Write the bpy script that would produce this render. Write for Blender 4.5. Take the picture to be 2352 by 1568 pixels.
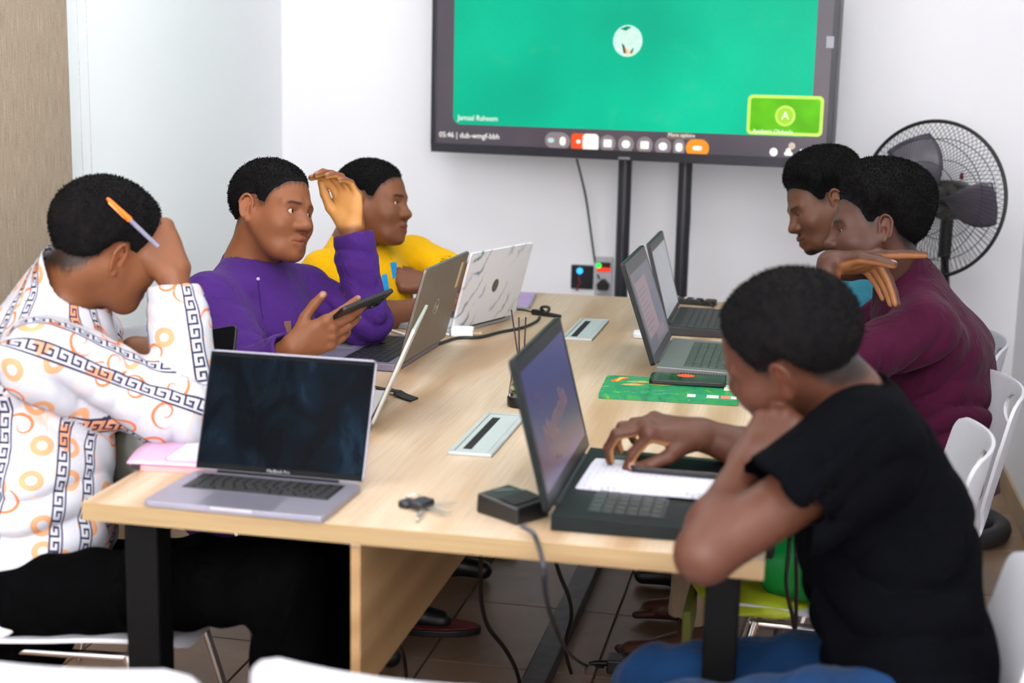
import bpy, bmesh, math, random
import numpy as np
from mathutils import Vector, Matrix

# ------------------------------------------------------------------ scene, camera, light
for o in list(bpy.data.objects):
    bpy.data.objects.remove(o, do_unlink=True)
SC = bpy.context.scene
COL = SC.collection
rng = np.random.default_rng(7)
random.seed(7)

CAM_POS = np.array([0.0, 0.0, 1.424])
YAW, PITCH, ROLL, FPX = math.radians(11.6), math.radians(10.55), math.radians(1.2), 3267.0
_F = np.array([-math.sin(YAW)*math.cos(PITCH), math.cos(YAW)*math.cos(PITCH), -math.sin(PITCH)])
_R0 = np.array([math.cos(YAW), math.sin(YAW), 0.0])
_U0 = np.cross(_R0, _F)
_R = _R0*math.cos(ROLL)+_U0*math.sin(ROLL)
_U = -_R0*math.sin(ROLL)+_U0*math.cos(ROLL)
cam_d = bpy.data.cameras.new('camera')
cam = bpy.data.objects.new('camera', cam_d)
COL.objects.link(cam)
cam.matrix_world = Matrix(((_R[0], _U[0], -_F[0], CAM_POS[0]), (_R[1], _U[1], -_F[1], CAM_POS[1]),
                           (_R[2], _U[2], -_F[2], CAM_POS[2]), (0, 0, 0, 1)))
cam_d.sensor_width = 36.0
cam_d.lens = FPX/2352*36.0
cam_d.clip_start = 0.05
cam_d.dof.use_dof = True
cam_d.dof.focus_distance = 3.3
cam_d.dof.aperture_fstop = 2.8
SC.camera = cam
SC.view_settings.view_transform = 'Standard'
SC.view_settings.look = 'None'
SC.view_settings.gamma = 1.0
SC.view_settings.use_curve_mapping = False
SC.view_settings.exposure = 0.0

wd = bpy.data.worlds.new('World'); SC.world = wd
wd.use_nodes = True
wd.node_tree.nodes['Background'].inputs[0].default_value = (0.9, 0.95, 1.0, 1)
wd.node_tree.nodes['Background'].inputs[1].default_value = 0.25

PANEL_STRENGTH = 12.5     # ceiling LED panels
FLASH_W = 215.0          # flash unit on the camera, head turned back to bounce off the wall behind
fl_d = bpy.data.lights.new('camera_flash', 'AREA')
fl_d.shape = 'DISK'; fl_d.size = 0.09; fl_d.energy = FLASH_W; fl_d.color = (1.0, 0.97, 0.94)
fl = bpy.data.objects.new('camera_flash', fl_d); COL.objects.link(fl)
fl.location = tuple(CAM_POS + _U*0.17 - _F*0.03)
fl.rotation_euler = (math.radians(90+14), 0, math.radians(180+4))

# ------------------------------------------------------------------ measuring helpers (photo frame 2352x1568)
def ray(x, y): return _F+_R*(x-1176)/FPX-_U*(y-784)/FPX
def P(x, y, d): return CAM_POS+d*ray(x, y)
def onz(x, y, z):
    v = ray(x, y); return CAM_POS+v*((z-CAM_POS[2])/v[2])
def ony(x, y, Y):
    v = ray(x, y); return CAM_POS+v*(Y/v[1])
def cdir(r, u, f):
    v = r*_R+u*_U+f*_F; return v/np.linalg.norm(v)
def nrm(v):
    v = np.asarray(v, float); return v/(np.linalg.norm(v)+1e-12)

# ------------------------------------------------------------------ materials
MATS = {}
def lin(c):
    return tuple(((v/255)/12.92 if v/255 <= .04045 else ((v/255+.055)/1.055)**2.4) for v in c)
class NT:
    def __init__(s, name):
        s.m = bpy.data.materials.new(name); s.m.use_nodes = True
        s.t = s.m.node_tree; s.b = s.t.nodes['Principled BSDF']; s.out = s.t.nodes['Material Output']
        MATS[name] = s.m
    def n(s, typ, **kw):
        nd = s.t.nodes.new(typ)
        for k, v in kw.items():
            if k in ('inp',):
                for i, val in v.items():
                    if hasattr(val, 'is_output') or isinstance(val, bpy.types.NodeSocket): s.t.links.new(val, nd.inputs[i])
                    else: nd.inputs[i].default_value = val
            else: setattr(nd, k, v)
        return nd
    def l(s, a, b): s.t.links.new(a, b)
    def math(s, op, a, b=None, clamp=False):
        nd = s.t.nodes.new('ShaderNodeMath'); nd.operation = op; nd.use_clamp = clamp
        for i, v in enumerate((a, b)):
            if v is None: continue
            if isinstance(v, bpy.types.NodeSocket): s.t.links.new(v, nd.inputs[i])
            else: nd.inputs[i].default_value = v
        return nd.outputs[0]
    def mix(s, fac, a, b):
        nd = s.t.nodes.new('ShaderNodeMix'); nd.data_type = 'RGBA'
        for i, v in ((0, fac), (6, a), (7, b)):
            if isinstance(v, bpy.types.NodeSocket): s.t.links.new(v, nd.inputs[i])
            else: nd.inputs[i].default_value = v if i == 0 else (*v[:3], 1)
        return nd.outputs[2]
    def coord(s, scale=(1, 1, 1), rot=(0, 0, 0), kind='Object'):
        tc = s.n('ShaderNodeTexCoord'); mp = s.n('ShaderNodeMapping')
        mp.inputs['Scale'].default_value = scale; mp.inputs['Rotation'].default_value = rot
        s.l(tc.outputs[kind], mp.inputs['Vector']); return mp.outputs[0]
    def noise(s, vec, scale, detail=3, rough=.5, dist=0):
        nd = s.n('ShaderNodeTexNoise'); s.l(vec, nd.inputs['Vector'])
        nd.inputs['Scale'].default_value = scale; nd.inputs['Detail'].default_value = detail
        nd.inputs['Roughness'].default_value = rough; nd.inputs['Distortion'].default_value = dist
        return nd.outputs['Fac']
    def ramp(s, fac, stops):
        nd = s.n('ShaderNodeValToRGB'); s.l(fac, nd.inputs[0])
        el = nd.color_ramp.elements
        while len(el) < len(stops): el.new(.5)
        for e, (p, c) in zip(el, stops): e.position = p; e.color = (*c[:3], 1)
        return nd.outputs[0]
    def bump(s, h, strength=.2, dist=.002):
        nd = s.n('ShaderNodeBump'); nd.inputs['Strength'].default_value = strength; nd.inputs['Distance'].default_value = dist
        s.l(h, nd.inputs['Height']); s.l(nd.outputs[0], s.b.inputs['Normal'])

def mat(name, rgb, rough=.5, metal=0.0, spec=.5, var=.06, vscale=40, bump=0.0, bscale=300, emit=0.0, alpha=None, coat=0.0, linear=False):
    """plain surface with a little procedural variation of tone and relief"""
    if name in MATS: return MATS[name]
    c = rgb if linear else lin(rgb)
    t = NT(name); b = t.b
    co = t.coord()
    n = t.noise(co, vscale, 3)
    lo = tuple(v*(1-var) for v in c); hi = tuple(min(1, v*(1+var)) for v in c)
    colr = t.ramp(n, [(.3, lo), (.7, hi)])
    t.l(colr, b.inputs['Base Color'])
    b.inputs['Roughness'].default_value = rough; b.inputs['Metallic'].default_value = metal
    b.inputs['Specular IOR Level'].default_value = spec
    if coat: b.inputs['Coat Weight'].default_value = coat; b.inputs['Coat Roughness'].default_value = .1
    if emit:
        t.l(colr, b.inputs['Emission Color']); b.inputs['Emission Strength'].default_value = emit
    if bump:
        t.bump(t.noise(co, bscale, 2), bump)
    return t.m

def emis(name, rgb, strength=1.0, var=.03, vscale=6):
    if name in MATS: return MATS[name]
    t = NT(name); c = lin(rgb)
    n = t.noise(t.coord(), vscale, 2)
    colr = t.ramp(n, [(.3, tuple(v*(1-var) for v in c)), (.7, tuple(v*(1+var) for v in c))])
    t.b.inputs['Base Color'].default_value = (.01, .01, .01, 1)
    t.l(colr, t.b.inputs['Emission Color']); t.b.inputs['Emission Strength'].default_value = strength
    t.b.inputs['Roughness'].default_value = .3; t.b.inputs['Specular IOR Level'].default_value = .08
    return t.m

def glass(name, rgb=(255, 255, 255), rough=.02):
    t = NT(name); t.b.inputs['Base Color'].default_value = (*lin(rgb), 1)
    t.b.inputs['Transmission Weight'].default_value = 1.0; t.b.inputs['Roughness'].default_value = rough
    t.b.inputs['IOR'].default_value = 1.45
    return t.m

# ------------------------------------------------------------------ mesh builders
class MB:
    def __init__(s): s.v = []; s.f = []
    def add(s, vs, fs):
        o = len(s.v); s.v += [tuple(map(float, p)) for p in vs]; s.f += [tuple(i+o for i in f) for f in fs]; return s
    def box(s, lo, hi, M=None):
        x0, y0, z0 = lo; x1, y1, z1 = hi
        vs = [(x0,y0,z0),(x1,y0,z0),(x1,y1,z0),(x0,y1,z0),(x0,y0,z1),(x1,y0,z1),(x1,y1,z1),(x0,y1,z1)]
        if M is not None: vs = [tuple(M@Vector(p)) for p in vs]
        return s.add(vs, [(0,3,2,1),(4,5,6,7),(0,1,5,4),(1,2,6,5),(2,3,7,6),(3,0,4,7)])
    def prism(s, outline, z0, z1, M=None, top=None):
        n = len(outline); t = top or outline
        vs = [(x, y, z0) for x, y in outline]+[(x, y, z1) for x, y in t]
        if M is not None: vs = [tuple(M@Vector(p)) for p in vs]
        return s.add(vs, [tuple(range(n-1, -1, -1)), tuple(range(n, 2*n))]+[(i, (i+1) % n, n+(i+1) % n, n+i) for i in range(n)])
    def tube(s, pts, r, sides=8, caps=True, r2=None):
        pts = [np.asarray(p, float) for p in pts]; n = len(pts)
        rad = [r+(0 if r2 is None else (r2-r)*i/(n-1)) for i in range(n)]
        up = None; vs = []
        for i, p in enumerate(pts):
            t = nrm(pts[min(i+1, n-1)]-pts[max(i-1, 0)])
            if up is None:
                up = np.array([0, 0, 1.0]) if abs(t[2]) < .9 else np.array([1.0, 0, 0])
            a = nrm(np.cross(up, t)); b = np.cross(t, a); up = b
            for k in range(sides):
                an = 2*math.pi*k/sides
                vs.append(p+(a*math.cos(an)+b*math.sin(an))*rad[i])
        fs = []
        for i in range(n-1):
            for k in range(sides):
                k2 = (k+1) % sides
                fs.append((i*sides+k, i*sides+k2, (i+1)*sides+k2, (i+1)*sides+k))
        if caps:
            fs.append(tuple(range(sides-1, -1, -1))); fs.append(tuple(range((n-1)*sides, n*sides)))
        return s.add(vs, fs)
    def lathe(s, prof, seg=24, M=None, close=False):
        n = len(prof); vs = []
        for k in range(seg):
            a = 2*math.pi*k/seg
            for r, z in prof: vs.append((r*math.cos(a), r*math.sin(a), z))
        fs = []
        for k in range(seg):
            k2 = (k+1) % seg
            for i in range(n-1): fs.append((k*n+i, k2*n+i, k2*n+i+1, k*n+i+1))
            if close: fs.append((k*n+n-1, k2*n+n-1, k2*n, k*n))
        if M is not None: vs = [tuple(M@Vector(p)) for p in vs]
        return s.add(vs, fs)
    def mesh(s, name):
        me = bpy.data.meshes.new(name); me.from_pydata(s.v, [], s.f); me.update(); return me
    def build(s, name, m, parent=None, smooth=False, bevel=0, seg=2, auto=None):
        me = s.mesh(name)
        bm = bmesh.new(); bm.from_mesh(me); bmesh.ops.remove_doubles(bm, verts=bm.verts, dist=1e-6)
        bmesh.ops.recalc_face_normals(bm, faces=bm.faces); bm.to_mesh(me); bm.free()
        o = link(name, me, m, parent)
        if smooth: shade(me, auto)
        if bevel:
            md = o.modifiers.new('bevel', 'BEVEL'); md.width = bevel; md.segments = seg; md.limit_method = 'ANGLE'; md.angle_limit = .6
        return o
def shade(me, auto=None):
    me.polygons.foreach_set('use_smooth', [True]*len(me.polygons))
    if auto is not None:
        try: me.set_sharp_from_angle(angle=auto)
        except Exception: pass
    me.update()
def link(name, me, m=None, parent=None):
    o = bpy.data.objects.new(name, me); COL.objects.link(o)
    if m is not None and not me.materials: me.materials.append(m)
    if parent is not None: o.parent = parent
    return o
def tag(o, label, cat, group=None, kind=None):
    if label: o['label'] = label
    if cat: o['category'] = cat
    if group: o['group'] = group
    if kind: o['kind'] = kind
    return o
def struct(o): o['kind'] = 'structure'; return o
def thing(name, label, cat, loc=(0, 0, 0), rotz=0.0, group=None):
    o = bpy.data.objects.new(name, None); COL.objects.link(o)
    o.location = tuple(loc); o.rotation_euler = (0, 0, rotz); o.empty_display_size = .05
    return tag(o, label, cat, group)
def rrect(w, h, r, n=5, cx=0, cy=0):
    pts = []
    for (sx, sy, a0) in ((1, 1, 0), (-1, 1, 90), (-1, -1, 180), (1, -1, 270)):
        for i in range(n+1):
            a = math.radians(a0+90*i/n)
            pts.append((cx+sx*(w/2-r)+r*math.cos(a), cy+sy*(h/2-r)+r*math.sin(a)))
    return pts
def spline(pts, n=8):
    pts = [np.asarray(p, float) for p in pts]
    q = [2*pts[0]-pts[1]]+pts+[2*pts[-1]-pts[-2]]; out = []
    for i in range(1, len(q)-2):
        for k in range(n):
            t = k/n; a, b, c, d = q[i-1:i+3]
            out.append(.5*((2*b)+(-a+c)*t+(2*a-5*b+4*c-d)*t*t+(-a+3*b-3*c+d)*t**3))
    out.append(pts[-1]); return out
def text_mesh(body, size, extrude=.0003, align='LEFT'):
    cu = bpy.data.curves.new('txt', 'FONT'); cu.body = body; cu.size = size; cu.extrude = extrude; cu.align_x = align; cu.resolution_u = 2
    o = bpy.data.objects.new('txt', cu); COL.objects.link(o)
    bpy.context.view_layer.update()
    me = bpy.data.meshes.new_from_object(o)
    bpy.data.objects.remove(o, do_unlink=True)
    return me
def fixed_cable(name, pts, r, m, label, cat='cable', sides=8, n=8, group=None):
    o = MB().tube(spline(pts, n), r, sides).build(name, m, None, smooth=True, auto=.9)
    return tag(o, label, cat, group)
# ------------------------------------------------------------------ surface materials of the room
def wall_mat(name, rgb):
    t = NT(name); co = t.coord(); c = lin(rgb)
    n = t.noise(co, 1.3, 4); n2 = t.noise(co, 60, 3)
    t.l(t.ramp(n, [(.3, tuple(v*.985 for v in c)), (.7, c)]), t.b.inputs['Base Color'])
    t.b.inputs['Roughness'].default_value = .55; t.b.inputs['Specular IOR Level'].default_value = .3
    t.bump(n2, .08, .002); return t.m
M_WALL = wall_mat('white_wall_paint', (246, 246, 250))
M_WALL_L = wall_mat('cool_white_wall_paint', (247, 251, 254))
M_CEIL = wall_mat('ceiling_paint', (240, 240, 238))
def tile_mat():
    t = NT('beige_floor_tile'); co = t.coord((1, 1, 1)); oi = t.n('ShaderNodeObjectInfo')
    off = t.n('ShaderNodeVectorMath', operation='ADD'); t.l(co, off.inputs[0])
    sc = t.n('ShaderNodeVectorMath', operation='SCALE'); t.l(oi.outputs['Random'], sc.inputs['Scale']); sc.inputs[0].default_value = (40, 23, 5)
    t.l(sc.outputs[0], off.inputs[1])
    n = t.noise(off.outputs[0], 3.5, 6, .6, 1.2); n2 = t.noise(off.outputs[0], 45, 4)
    a = lin((124, 98, 76)); b = lin((150, 122, 98))
    col1 = t.ramp(n, [(.3, a), (.7, b)])
    col2 = t.mix(t.math('MULTIPLY', n2, .25), col1, lin((100, 80, 64)))
    t.l(col2, t.b.inputs['Base Color']); t.b.inputs['Roughness'].default_value = .38
    t.bump(n2, .05, .001); return t.m
M_TILE = tile_mat()
M_GROUT = mat('tile_grout', (140, 118, 98), .9, var=.1)
M_SKIRT = mat('skirting_tile', (168, 146, 118), .35, var=.12, vscale=6)
def wood_mat(name, ca, cb, cc, scale=1.0, ax=1):
    t = NT(name)
    sw = (lambda a, b, c: (a, b, c)) if ax == 1 else (lambda a, b, c: (b, a, c))
    co = t.coord(sw(9*scale, .85*scale, 9*scale))
    big = t.noise(co, 1.2, 3, .55, 1.6)
    fine = t.noise(t.coord(sw(230, 5, 230)), 1.0, 4, .6)
    w = t.n('ShaderNodeTexWave'); w.wave_type = 'RINGS'; w.rings_direction = 'Y' if ax == 1 else 'X'
    t.l(t.coord(sw(3.2*scale, .33*scale, 3.2*scale)), w.inputs['Vector'])
    w.inputs['Scale'].default_value = 2.3; w.inputs['Distortion'].default_value = 7; w.inputs['Detail'].default_value = 3; w.inputs['Detail Scale'].default_value = .9
    f = t.math('ADD', t.math('MULTIPLY', big, .55), t.math('MULTIPLY', w.outputs['Fac'], .45))
    c1 = t.ramp(f, [(.25, ca), (.5, cb), (.8, cc)])
    c2 = t.mix(t.math('MULTIPLY', t.math('SUBTRACT', fine, .42, True), 1.3, True), c1, tuple(v*.78 for v in ca))
    t.l(c2, t.b.inputs['Base Color']); t.b.inputs['Roughness'].default_value = .42; t.b.inputs['Specular IOR Level'].default_value = .4
    t.bump(fine, .06, .001); return t.m
M_OAK = wood_mat('oak_laminate', lin((168, 138, 106)), lin((186, 162, 134)), lin((200, 180, 156)))
M_OAK_P = wood_mat('oak_panel', lin((150, 116, 78)), lin((162, 128, 88)), lin((172, 138, 98)), .45)
M_OAK_X = wood_mat('oak_edge_band', lin((140, 114, 80)), lin((152, 126, 90)), lin((160, 136, 98)), 1.0, 0)
M_BLACK_METAL = mat('black_powder_coat', (5, 5, 6), .6, 0.0, .12, var=.15, bump=.05)
M_CHROME = mat('chrome_tube', (200, 200, 205), .12, 1.0, var=.03)
M_WHITE_PL = mat('white_chair_plastic', (186, 186, 193), .35, var=.02, bump=.02)
M_BLACK_PL = mat('black_plastic', (16, 16, 18), .42, var=.15)
M_RUBBER = mat('black_cable_rubber', (14, 14, 15), .5, var=.1)
M_ALU = mat('brushed_aluminium', (190, 196, 196), .38, .35, var=.04, vscale=20)

# ------------------------------------------------------------------ room shell
XL, XR, YF, YB, ZC = -2.0, 0.75, -1.7, 5.25, 2.8
struct(MB().box((XL-.12, YF-.12, -.06), (XR+.12, YB+.12, -.008)).build('floor', M_GROUT))
FLOOR = bpy.data.objects['floor']
TS = .42
xs = [-.86+TS*k for k in range(-4, 6)]; ys = [3.215+TS*k for k in range(-13, 7)]
_tile_cache = {}
for i in range(len(xs)-1):
    for j in range(len(ys)-1):
        x0, x1 = max(xs[i], XL), min(xs[i+1], XR); y0, y1 = max(ys[j], YF), min(ys[j+1], YB)
        if x1-x0 < .03 or y1-y0 < .03: continue
        key = (round(x1-x0, 4), round(y1-y0, 4))
        w, h = key
        if key not in _tile_cache:
            m = MB(); g = .0022; e = .0015
            m.prism([(-w/2+g, -h/2+g), (w/2-g, -h/2+g), (w/2-g, h/2-g), (-w/2+g, h/2-g)], -.009, 0,
                    top=[(-w/2+g+e, -h/2+g+e), (w/2-g-e, -h/2+g+e), (w/2-g-e, h/2-g-e), (-w/2+g+e, h/2-g-e)])
            _tile_cache[key] = m.mesh('tile'); _tile_cache[key].materials.append(M_TILE)
        o = bpy.data.objects.new('tile', _tile_cache[key]); COL.objects.link(o); o.parent = FLOOR
        o.location = ((x0+x1)/2, (y0+y1)/2, 0)
struct(MB().box((XL-.12, YB, -.06), (XR+.12, YB+.12, ZC+.1)).build('wall_back', M_WALL))
struct(MB().box((XR, YF, -.06), (XR+.12, YB, ZC+.1)).build('wall_right', M_WALL))
struct(MB().box((XL-.12, YF-.12, -.06), (XR+.12, YF, ZC+.1)).build('wall_front', M_WALL))
struct(MB().box((XL-.12, YF, -.06), (XL, YB, ZC+.1)).build('wall_left', M_WALL_L))
struct(MB().box((XL, YF, ZC), (XR, YB, ZC+.1)).build('ceiling', M_CEIL))
struct(MB().box((XR-.011, YF, 0), (XR-.0005, YB-.012, .085)).build('baseboard_right', M_SKIRT, bevel=.0015))
struct(MB().box((XL+.0005, YB-.011, 0), (XR-.0005, YB-.0005, .085)).build('baseboard_back', M_SKIRT, bevel=.0015))
struct(MB().box((XL+.0005, YF, 0), (XL+.011, YB-.012, .085)).build('baseboard_left', M_SKIRT, bevel=.0015))

# ceiling LED panels: the light of the room
M_LED = NT('led_diffuser'); M_LED.b.inputs['Base Color'].default_value = (.9, .9, .9, 1)
M_LED.b.inputs['Emission Color'].default_value = (.94, .97, 1.0, 1); M_LED.b.inputs['Emission Strength'].default_value = PANEL_STRENGTH
M_LED = M_LED.m
for i, (x, y) in enumerate(((-1.35, .5), (.1, .5), (-1.35, 2.0), (.1, 2.0), (-1.35, 3.4), (.1, 3.4))):
    t = thing('ceiling_light', 'square white LED ceiling panel, %s, %s' % (('nearest the camera', 'above the near table end', 'above the far table end')[i//2], ('on the blind side', 'on the right wall side')[i % 2]), 'ceiling light', (x, y, ZC), 0, 'LED panels in the ceiling')
    m = MB()
    for a, b, c, d in ((-.3, -.3, .3, -.28), (-.3, .28, .3, .3), (-.3, -.28, -.28, .28), (.28, -.28, .3, .28)): m.box((a, b, -.014), (c, d, -.001))
    m.build('frame', M_WHITE_PL, t)
    MB().box((-.28, -.28, -.010), (.28, .28, -.003)).build('diffuser', M_LED, t)

# roller blind with bead chains on the left wall
def blind_mat():
    t = NT('woven_blind_fabric')
    a = t.noise(t.coord((3, 330, 14)), 1.0, 2); b = t.noise(t.coord((3, 60, 420)), 1.0, 2); c = t.noise(t.coord(), 500, 2)
    f = t.math('ADD', t.math('MULTIPLY', a, .55), t.math('ADD', t.math('MULTIPLY', b, .2), t.math('MULTIPLY', c, .25)))
    t.l(t.ramp(f, [(.36, lin((140, 122, 104))), (.64, lin((176, 160, 140)))]), t.b.inputs['Base Color'])
    t.b.inputs['Roughness'].default_value = .85; t.bump(f, .25, .001); return t.m
bl = thing('roller_blind', 'taupe woven roller blind hanging over the left wall', 'blind', (-1.945, 2.6, 0))
MB().box((-.0012, -.93, .35), (.0012, .93, 2.62)).build('fabric', blind_mat(), bl)
MB().box((-.006, -.93, .325), (.006, .93, .352)).build('bottom_bar', mat('blind_bar', (165, 150, 130), .5), bl, bevel=.003)
MB().tube([(-.01, -.95, 2.64), (-.01, .95, 2.64)], .024, 16).build('roller_tube', M_WHITE_PL, bl, smooth=True, auto=.8)
M_BEAD = mat('clear_bead_plastic', (206, 207, 205), .3, var=.02)
for nm, y in (('left', 3.60), ('right', 3.65)):
    m = MB(); z = .55
    pts_y = lambda zz: y-.950*0+.004*math.sin(zz*2)
    while z < 2.6:
        m.add([(-1.952+.0022*dx, pts_y(z)+.0022*dy, z+.0022*dz) for dx, dy, dz in ((1,0,0),(-1,0,0),(0,1,0),(0,-1,0),(0,0,1),(0,0,-1))],
              [(0,2,4),(2,1,4),(1,3,4),(3,0,4),(2,0,5),(1,2,5),(3,1,5),(0,3,5)])
        z += .0062
    m.tube([(-1.952, y, .55), (-1.952, y, 2.6)], .0006, 4)
    tag(m.build('bead_chain', M_BEAD, None, smooth=True), 'pale bead chain hanging by the white wall, strand %s the taupe blind' % ('next to' if nm == 'left' else 'farther from'), 'chain', 'bead chains of the blind')

# ------------------------------------------------------------------ conference table
TT = .74; TX0, TX1, TY0, TY1 = -1.111, -.031, 2.010, 4.470; TH = .030
tb = thing('conference_table', 'long oak laminate conference table with black metal legs', 'table', ((TX0+TX1)/2, (TY0+TY1)/2, 0))
tcx, tcy = (TX0+TX1)/2, (TY0+TY1)/2
def tl(x, y, z): return (x-tcx, y-tcy, z)
MB().box(tl(TX0, TY0, TT-TH), tl(TX1, TY1, TT)).build('tabletop', M_OAK, tb, bevel=.0015)
MB().box(tl(TX0, TY0-.0016, TT-TH), tl(TX1, TY0-.0001, TT-.0006)).build('edge_band', M_OAK_X, tb)
for x0, x1 in ((-1.058, -1.000), (-.117, -.066)):
    for y0 in (2.045, 4.375):
        MB().box(tl(x0, y0, 0), tl(x1, y0+.055, TT-TH-.0005)).build('leg', M_BLACK_METAL, tb, bevel=.003)
MB().box(tl(-1.0, 2.055, TT-TH-.010), tl(-.117, 2.09, TT-TH-.0005)).build('rail', M_BLACK_METAL, tb, bevel=.002)
MB().box(tl(-1.0, 4.385, TT-TH-.010), tl(-.117, 4.42, TT-TH-.0005)).build('rail', M_BLACK_METAL, tb, bevel=.002)
MB().box(tl(-1.045, 2.1, TT-TH-.045), tl(-1.012, 4.375, TT-TH-.0005)).build('rail', M_BLACK_METAL, tb, bevel=.002)
MB().box(tl(-.108, 2.1, TT-TH-.045), tl(-.075, 4.375, TT-TH-.0005)).build('rail', M_BLACK_METAL, tb, bevel=.002)
MB().box(tl(-.667, 2.030, .445), tl(-.651, 4.40, TT-TH-.0462+.0355)).build('centre_panel', M_OAK_P, tb, bevel=.001)
MB().box(tl(-.667, 2.030, TT-TH-.0107), tl(-.651, 2.054, TT-TH-.0005)).build('centre_panel_lip', M_OAK, tb)
m = MB().box(tl(-.592, 2.35, 0), tl(-.532, 4.40, .040))
m.build('foot_rail', mat('worn_grey_steel', (72, 70, 72), .45, .6, var=.35, vscale=25), tb, bevel=.004)
for gx0, gy0 in ((-.619, 2.452), (-.619, 3.665)):
    gw, gl = .082, .325
    fr = MB()
    for a, b, c, d in ((0, 0, gw, .010), (0, gl-.010, gw, gl), (0, .010, .008, gl-.010), (gw-.010, .010, gw, gl-.010)):
        fr.box(tl(gx0+a, gy0+b, TT+.0002), tl(gx0+c, gy0+d, TT+.0062))
    f = fr.build('cable_port', M_ALU, tb, bevel=.001)
    lid = MB()
    x0, x1, y0, y1 = gx0+.0095, gx0+gw-.0115, gy0+.0105, gy0+gl-.0105
    sx0, sx1, sy0, sy1 = x0+.010, x0+.027, y0+.022, y1-.022
    for a in ((x0, y0, sx0, y1), (sx1, y0, x1, y1), (sx0, y0, sx1, sy0), (sx0, sy1, sx1, y1)):
        lid.box(tl(a[0], a[1], TT+.0012), tl(a[2], a[3], TT+.0046))
    lid.build('port_lid', mat('port_lid_silver', (176, 186, 184), .45, .15, var=.02), f)
    br = MB().box(tl(sx0, sy0, TT+.0008), tl(sx1, sy1, TT+.0022))
    for k in range(60):
        yy = sy0+(sy1-sy0)*(k+.5)/60
        br.box(tl(sx0, yy-.0015, TT+.0022), tl(sx1, yy+.0008, TT+.0034))
    br.build('brush_strip', mat('black_bristle', (18, 22, 26), .7, var=.3, vscale=400), f)

# ------------------------------------------------------------------ big display on its stand
TVL = np.array([-1.337, 5.0, 1.152]); TVR = np.array([.065, 4.688, 1.152])
tvx = nrm(TVR-TVL); TVW = float(np.linalg.norm(TVR-TVL)); tvn = np.array([tvx[1], -tvx[0], 0.0])  # toward the room
TVRot = math.atan2(tvx[1], tvx[0]); TVH = .835
tv = thing('display_screen', 'large black-framed television showing a green video call', 'television', TVL, TVRot)
# local frame: x along the width, y away from the viewer, z up
def tvp(x, y):
    v = ray(x, y); t = ((TVL-CAM_POS)@tvn)/(v@tvn); q = CAM_POS+t*v-TVL
    return float(q@tvx), float(q[2])
MB().box((0, .004, 0), (TVW, .06, TVH)).build('housing', mat('tv_housing', (26, 26, 32), .35, var=.1), tv, bevel=.004)
m = MB(); b = .017; bb = .032
for a in ((0, 0, TVW, bb), (0, TVH-b, TVW, TVH), (0, bb, b, TVH-b), (TVW-b, bb, TVW, TVH-b)): m.box((a[0], -.006, a[1]), (a[2], .0038, a[3]))
m.build('bezel', mat('tv_bezel', (34, 34, 42), .3, var=.08), tv, bevel=.0015)
def tv_screen_mat():
    t = NT('screen_dark_plum'); n = t.noise(t.coord(), 2.2, 3)
    t.l(t.ramp(n, [(.3, lin((66, 60, 72))), (.7, lin((92, 78, 88)))]), t.b.inputs['Emission Color'])
    t.b.inputs['Emission Strength'].default_value = .95; t.b.inputs['Base Color'].default_value = (.012, .012, .014, 1); t.b.inputs['Roughness'].default_value = .22
    return t.m
scr = MB().box((b, -.0005, bb), (TVW-b, .0035, TVH-b)).build('screen', tv_screen_mat(), tv)
def tvshape(name, outline, lay, m, parent=scr):
    """flat print on the screen: outline in photo pixels -> plane of the screen"""
    pts = [tvp(*p) for p in outline]
    mb = MB(); y = -.0008-.0006*lay; n = len(pts)
    mb.add([(x, y, z) for x, z in pts]+[(x, y+.0005, z) for x, z in pts],
           [tuple(range(n)), tuple(range(2*n-1, n-1, -1))]+[(i, n+i, n+(i+1) % n, (i+1) % n) for i in range(n)])
    return mb.build(name, m, parent)
def tvrr(name, x0, z0, x1, z1, r, lay, m, parent=scr):
    pts = rrect(x1-x0, z1-z0, r, 6, (x0+x1)/2, (z0+z1)/2)
    mb = MB(); y = -.0008-.0006*lay
    n = len(pts)
    mb.add([(x, y, z) for x, z in pts]+[(x, y+.0005, z) for x, z in pts],
           [tuple(range(n)), tuple(range(2*n-1, n-1, -1))]+[(i, n+i, n+(i+1) % n, (i+1) % n) for i in range(n)])
    return mb.build(name, m, parent)
def green_mat():
    t = NT('video_green'); co = t.coord()
    n = t.noise(co, 1.6, 2); d = t.noise(t.coord((1, 1, 1.6)), 5, 4, .6, 1)
    c = t.ramp(n, [(.3, lin((0, 176, 140))), (.7, lin((0, 214, 166)))])
    c = t.mix(t.math('MULTIPLY', t.math('SUBTRACT', d, .62, True), 1.6, True), c, lin((90, 225, 190)))
    t.l(c, t.b.inputs['Emission Color']); t.b.inputs['Emission Strength'].default_value = .98
    t.b.inputs['Base Color'].default_value = (.004, .01, .008, 1); t.b.inputs['Roughness'].default_value = .3; t.b.inputs['Specular IOR Level'].default_value = .08; return t.m
E_GREEN = green_mat(); E_WHITE = emis('screen_white', (255, 255, 246), 1.15); E_GREY = emis('screen_button_grey', (150, 138, 142), .95)
E_RED = emis('screen_red', (250, 88, 40), 1.0); E_ORANGE = emis('screen_orange', (255, 158, 40), 1.05); E_LIME = emis('screen_lime', (214, 255, 110), 1.05)
E_GREEN2 = emis('screen_leaf_green', (104, 206, 10), .98, .25, 9); E_PALE = emis('screen_pale_mint', (214, 255, 236), 1.05, .12, 60)
gx0, gz0 = tvp(1041, 285); gx1, _ = tvp(1862, 300)
tvrr('video_panel', gx0, gz0, gx1, TVH-.10, .03, 0, E_GREEN)
ax, az = tvp(1442, 94)
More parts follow.
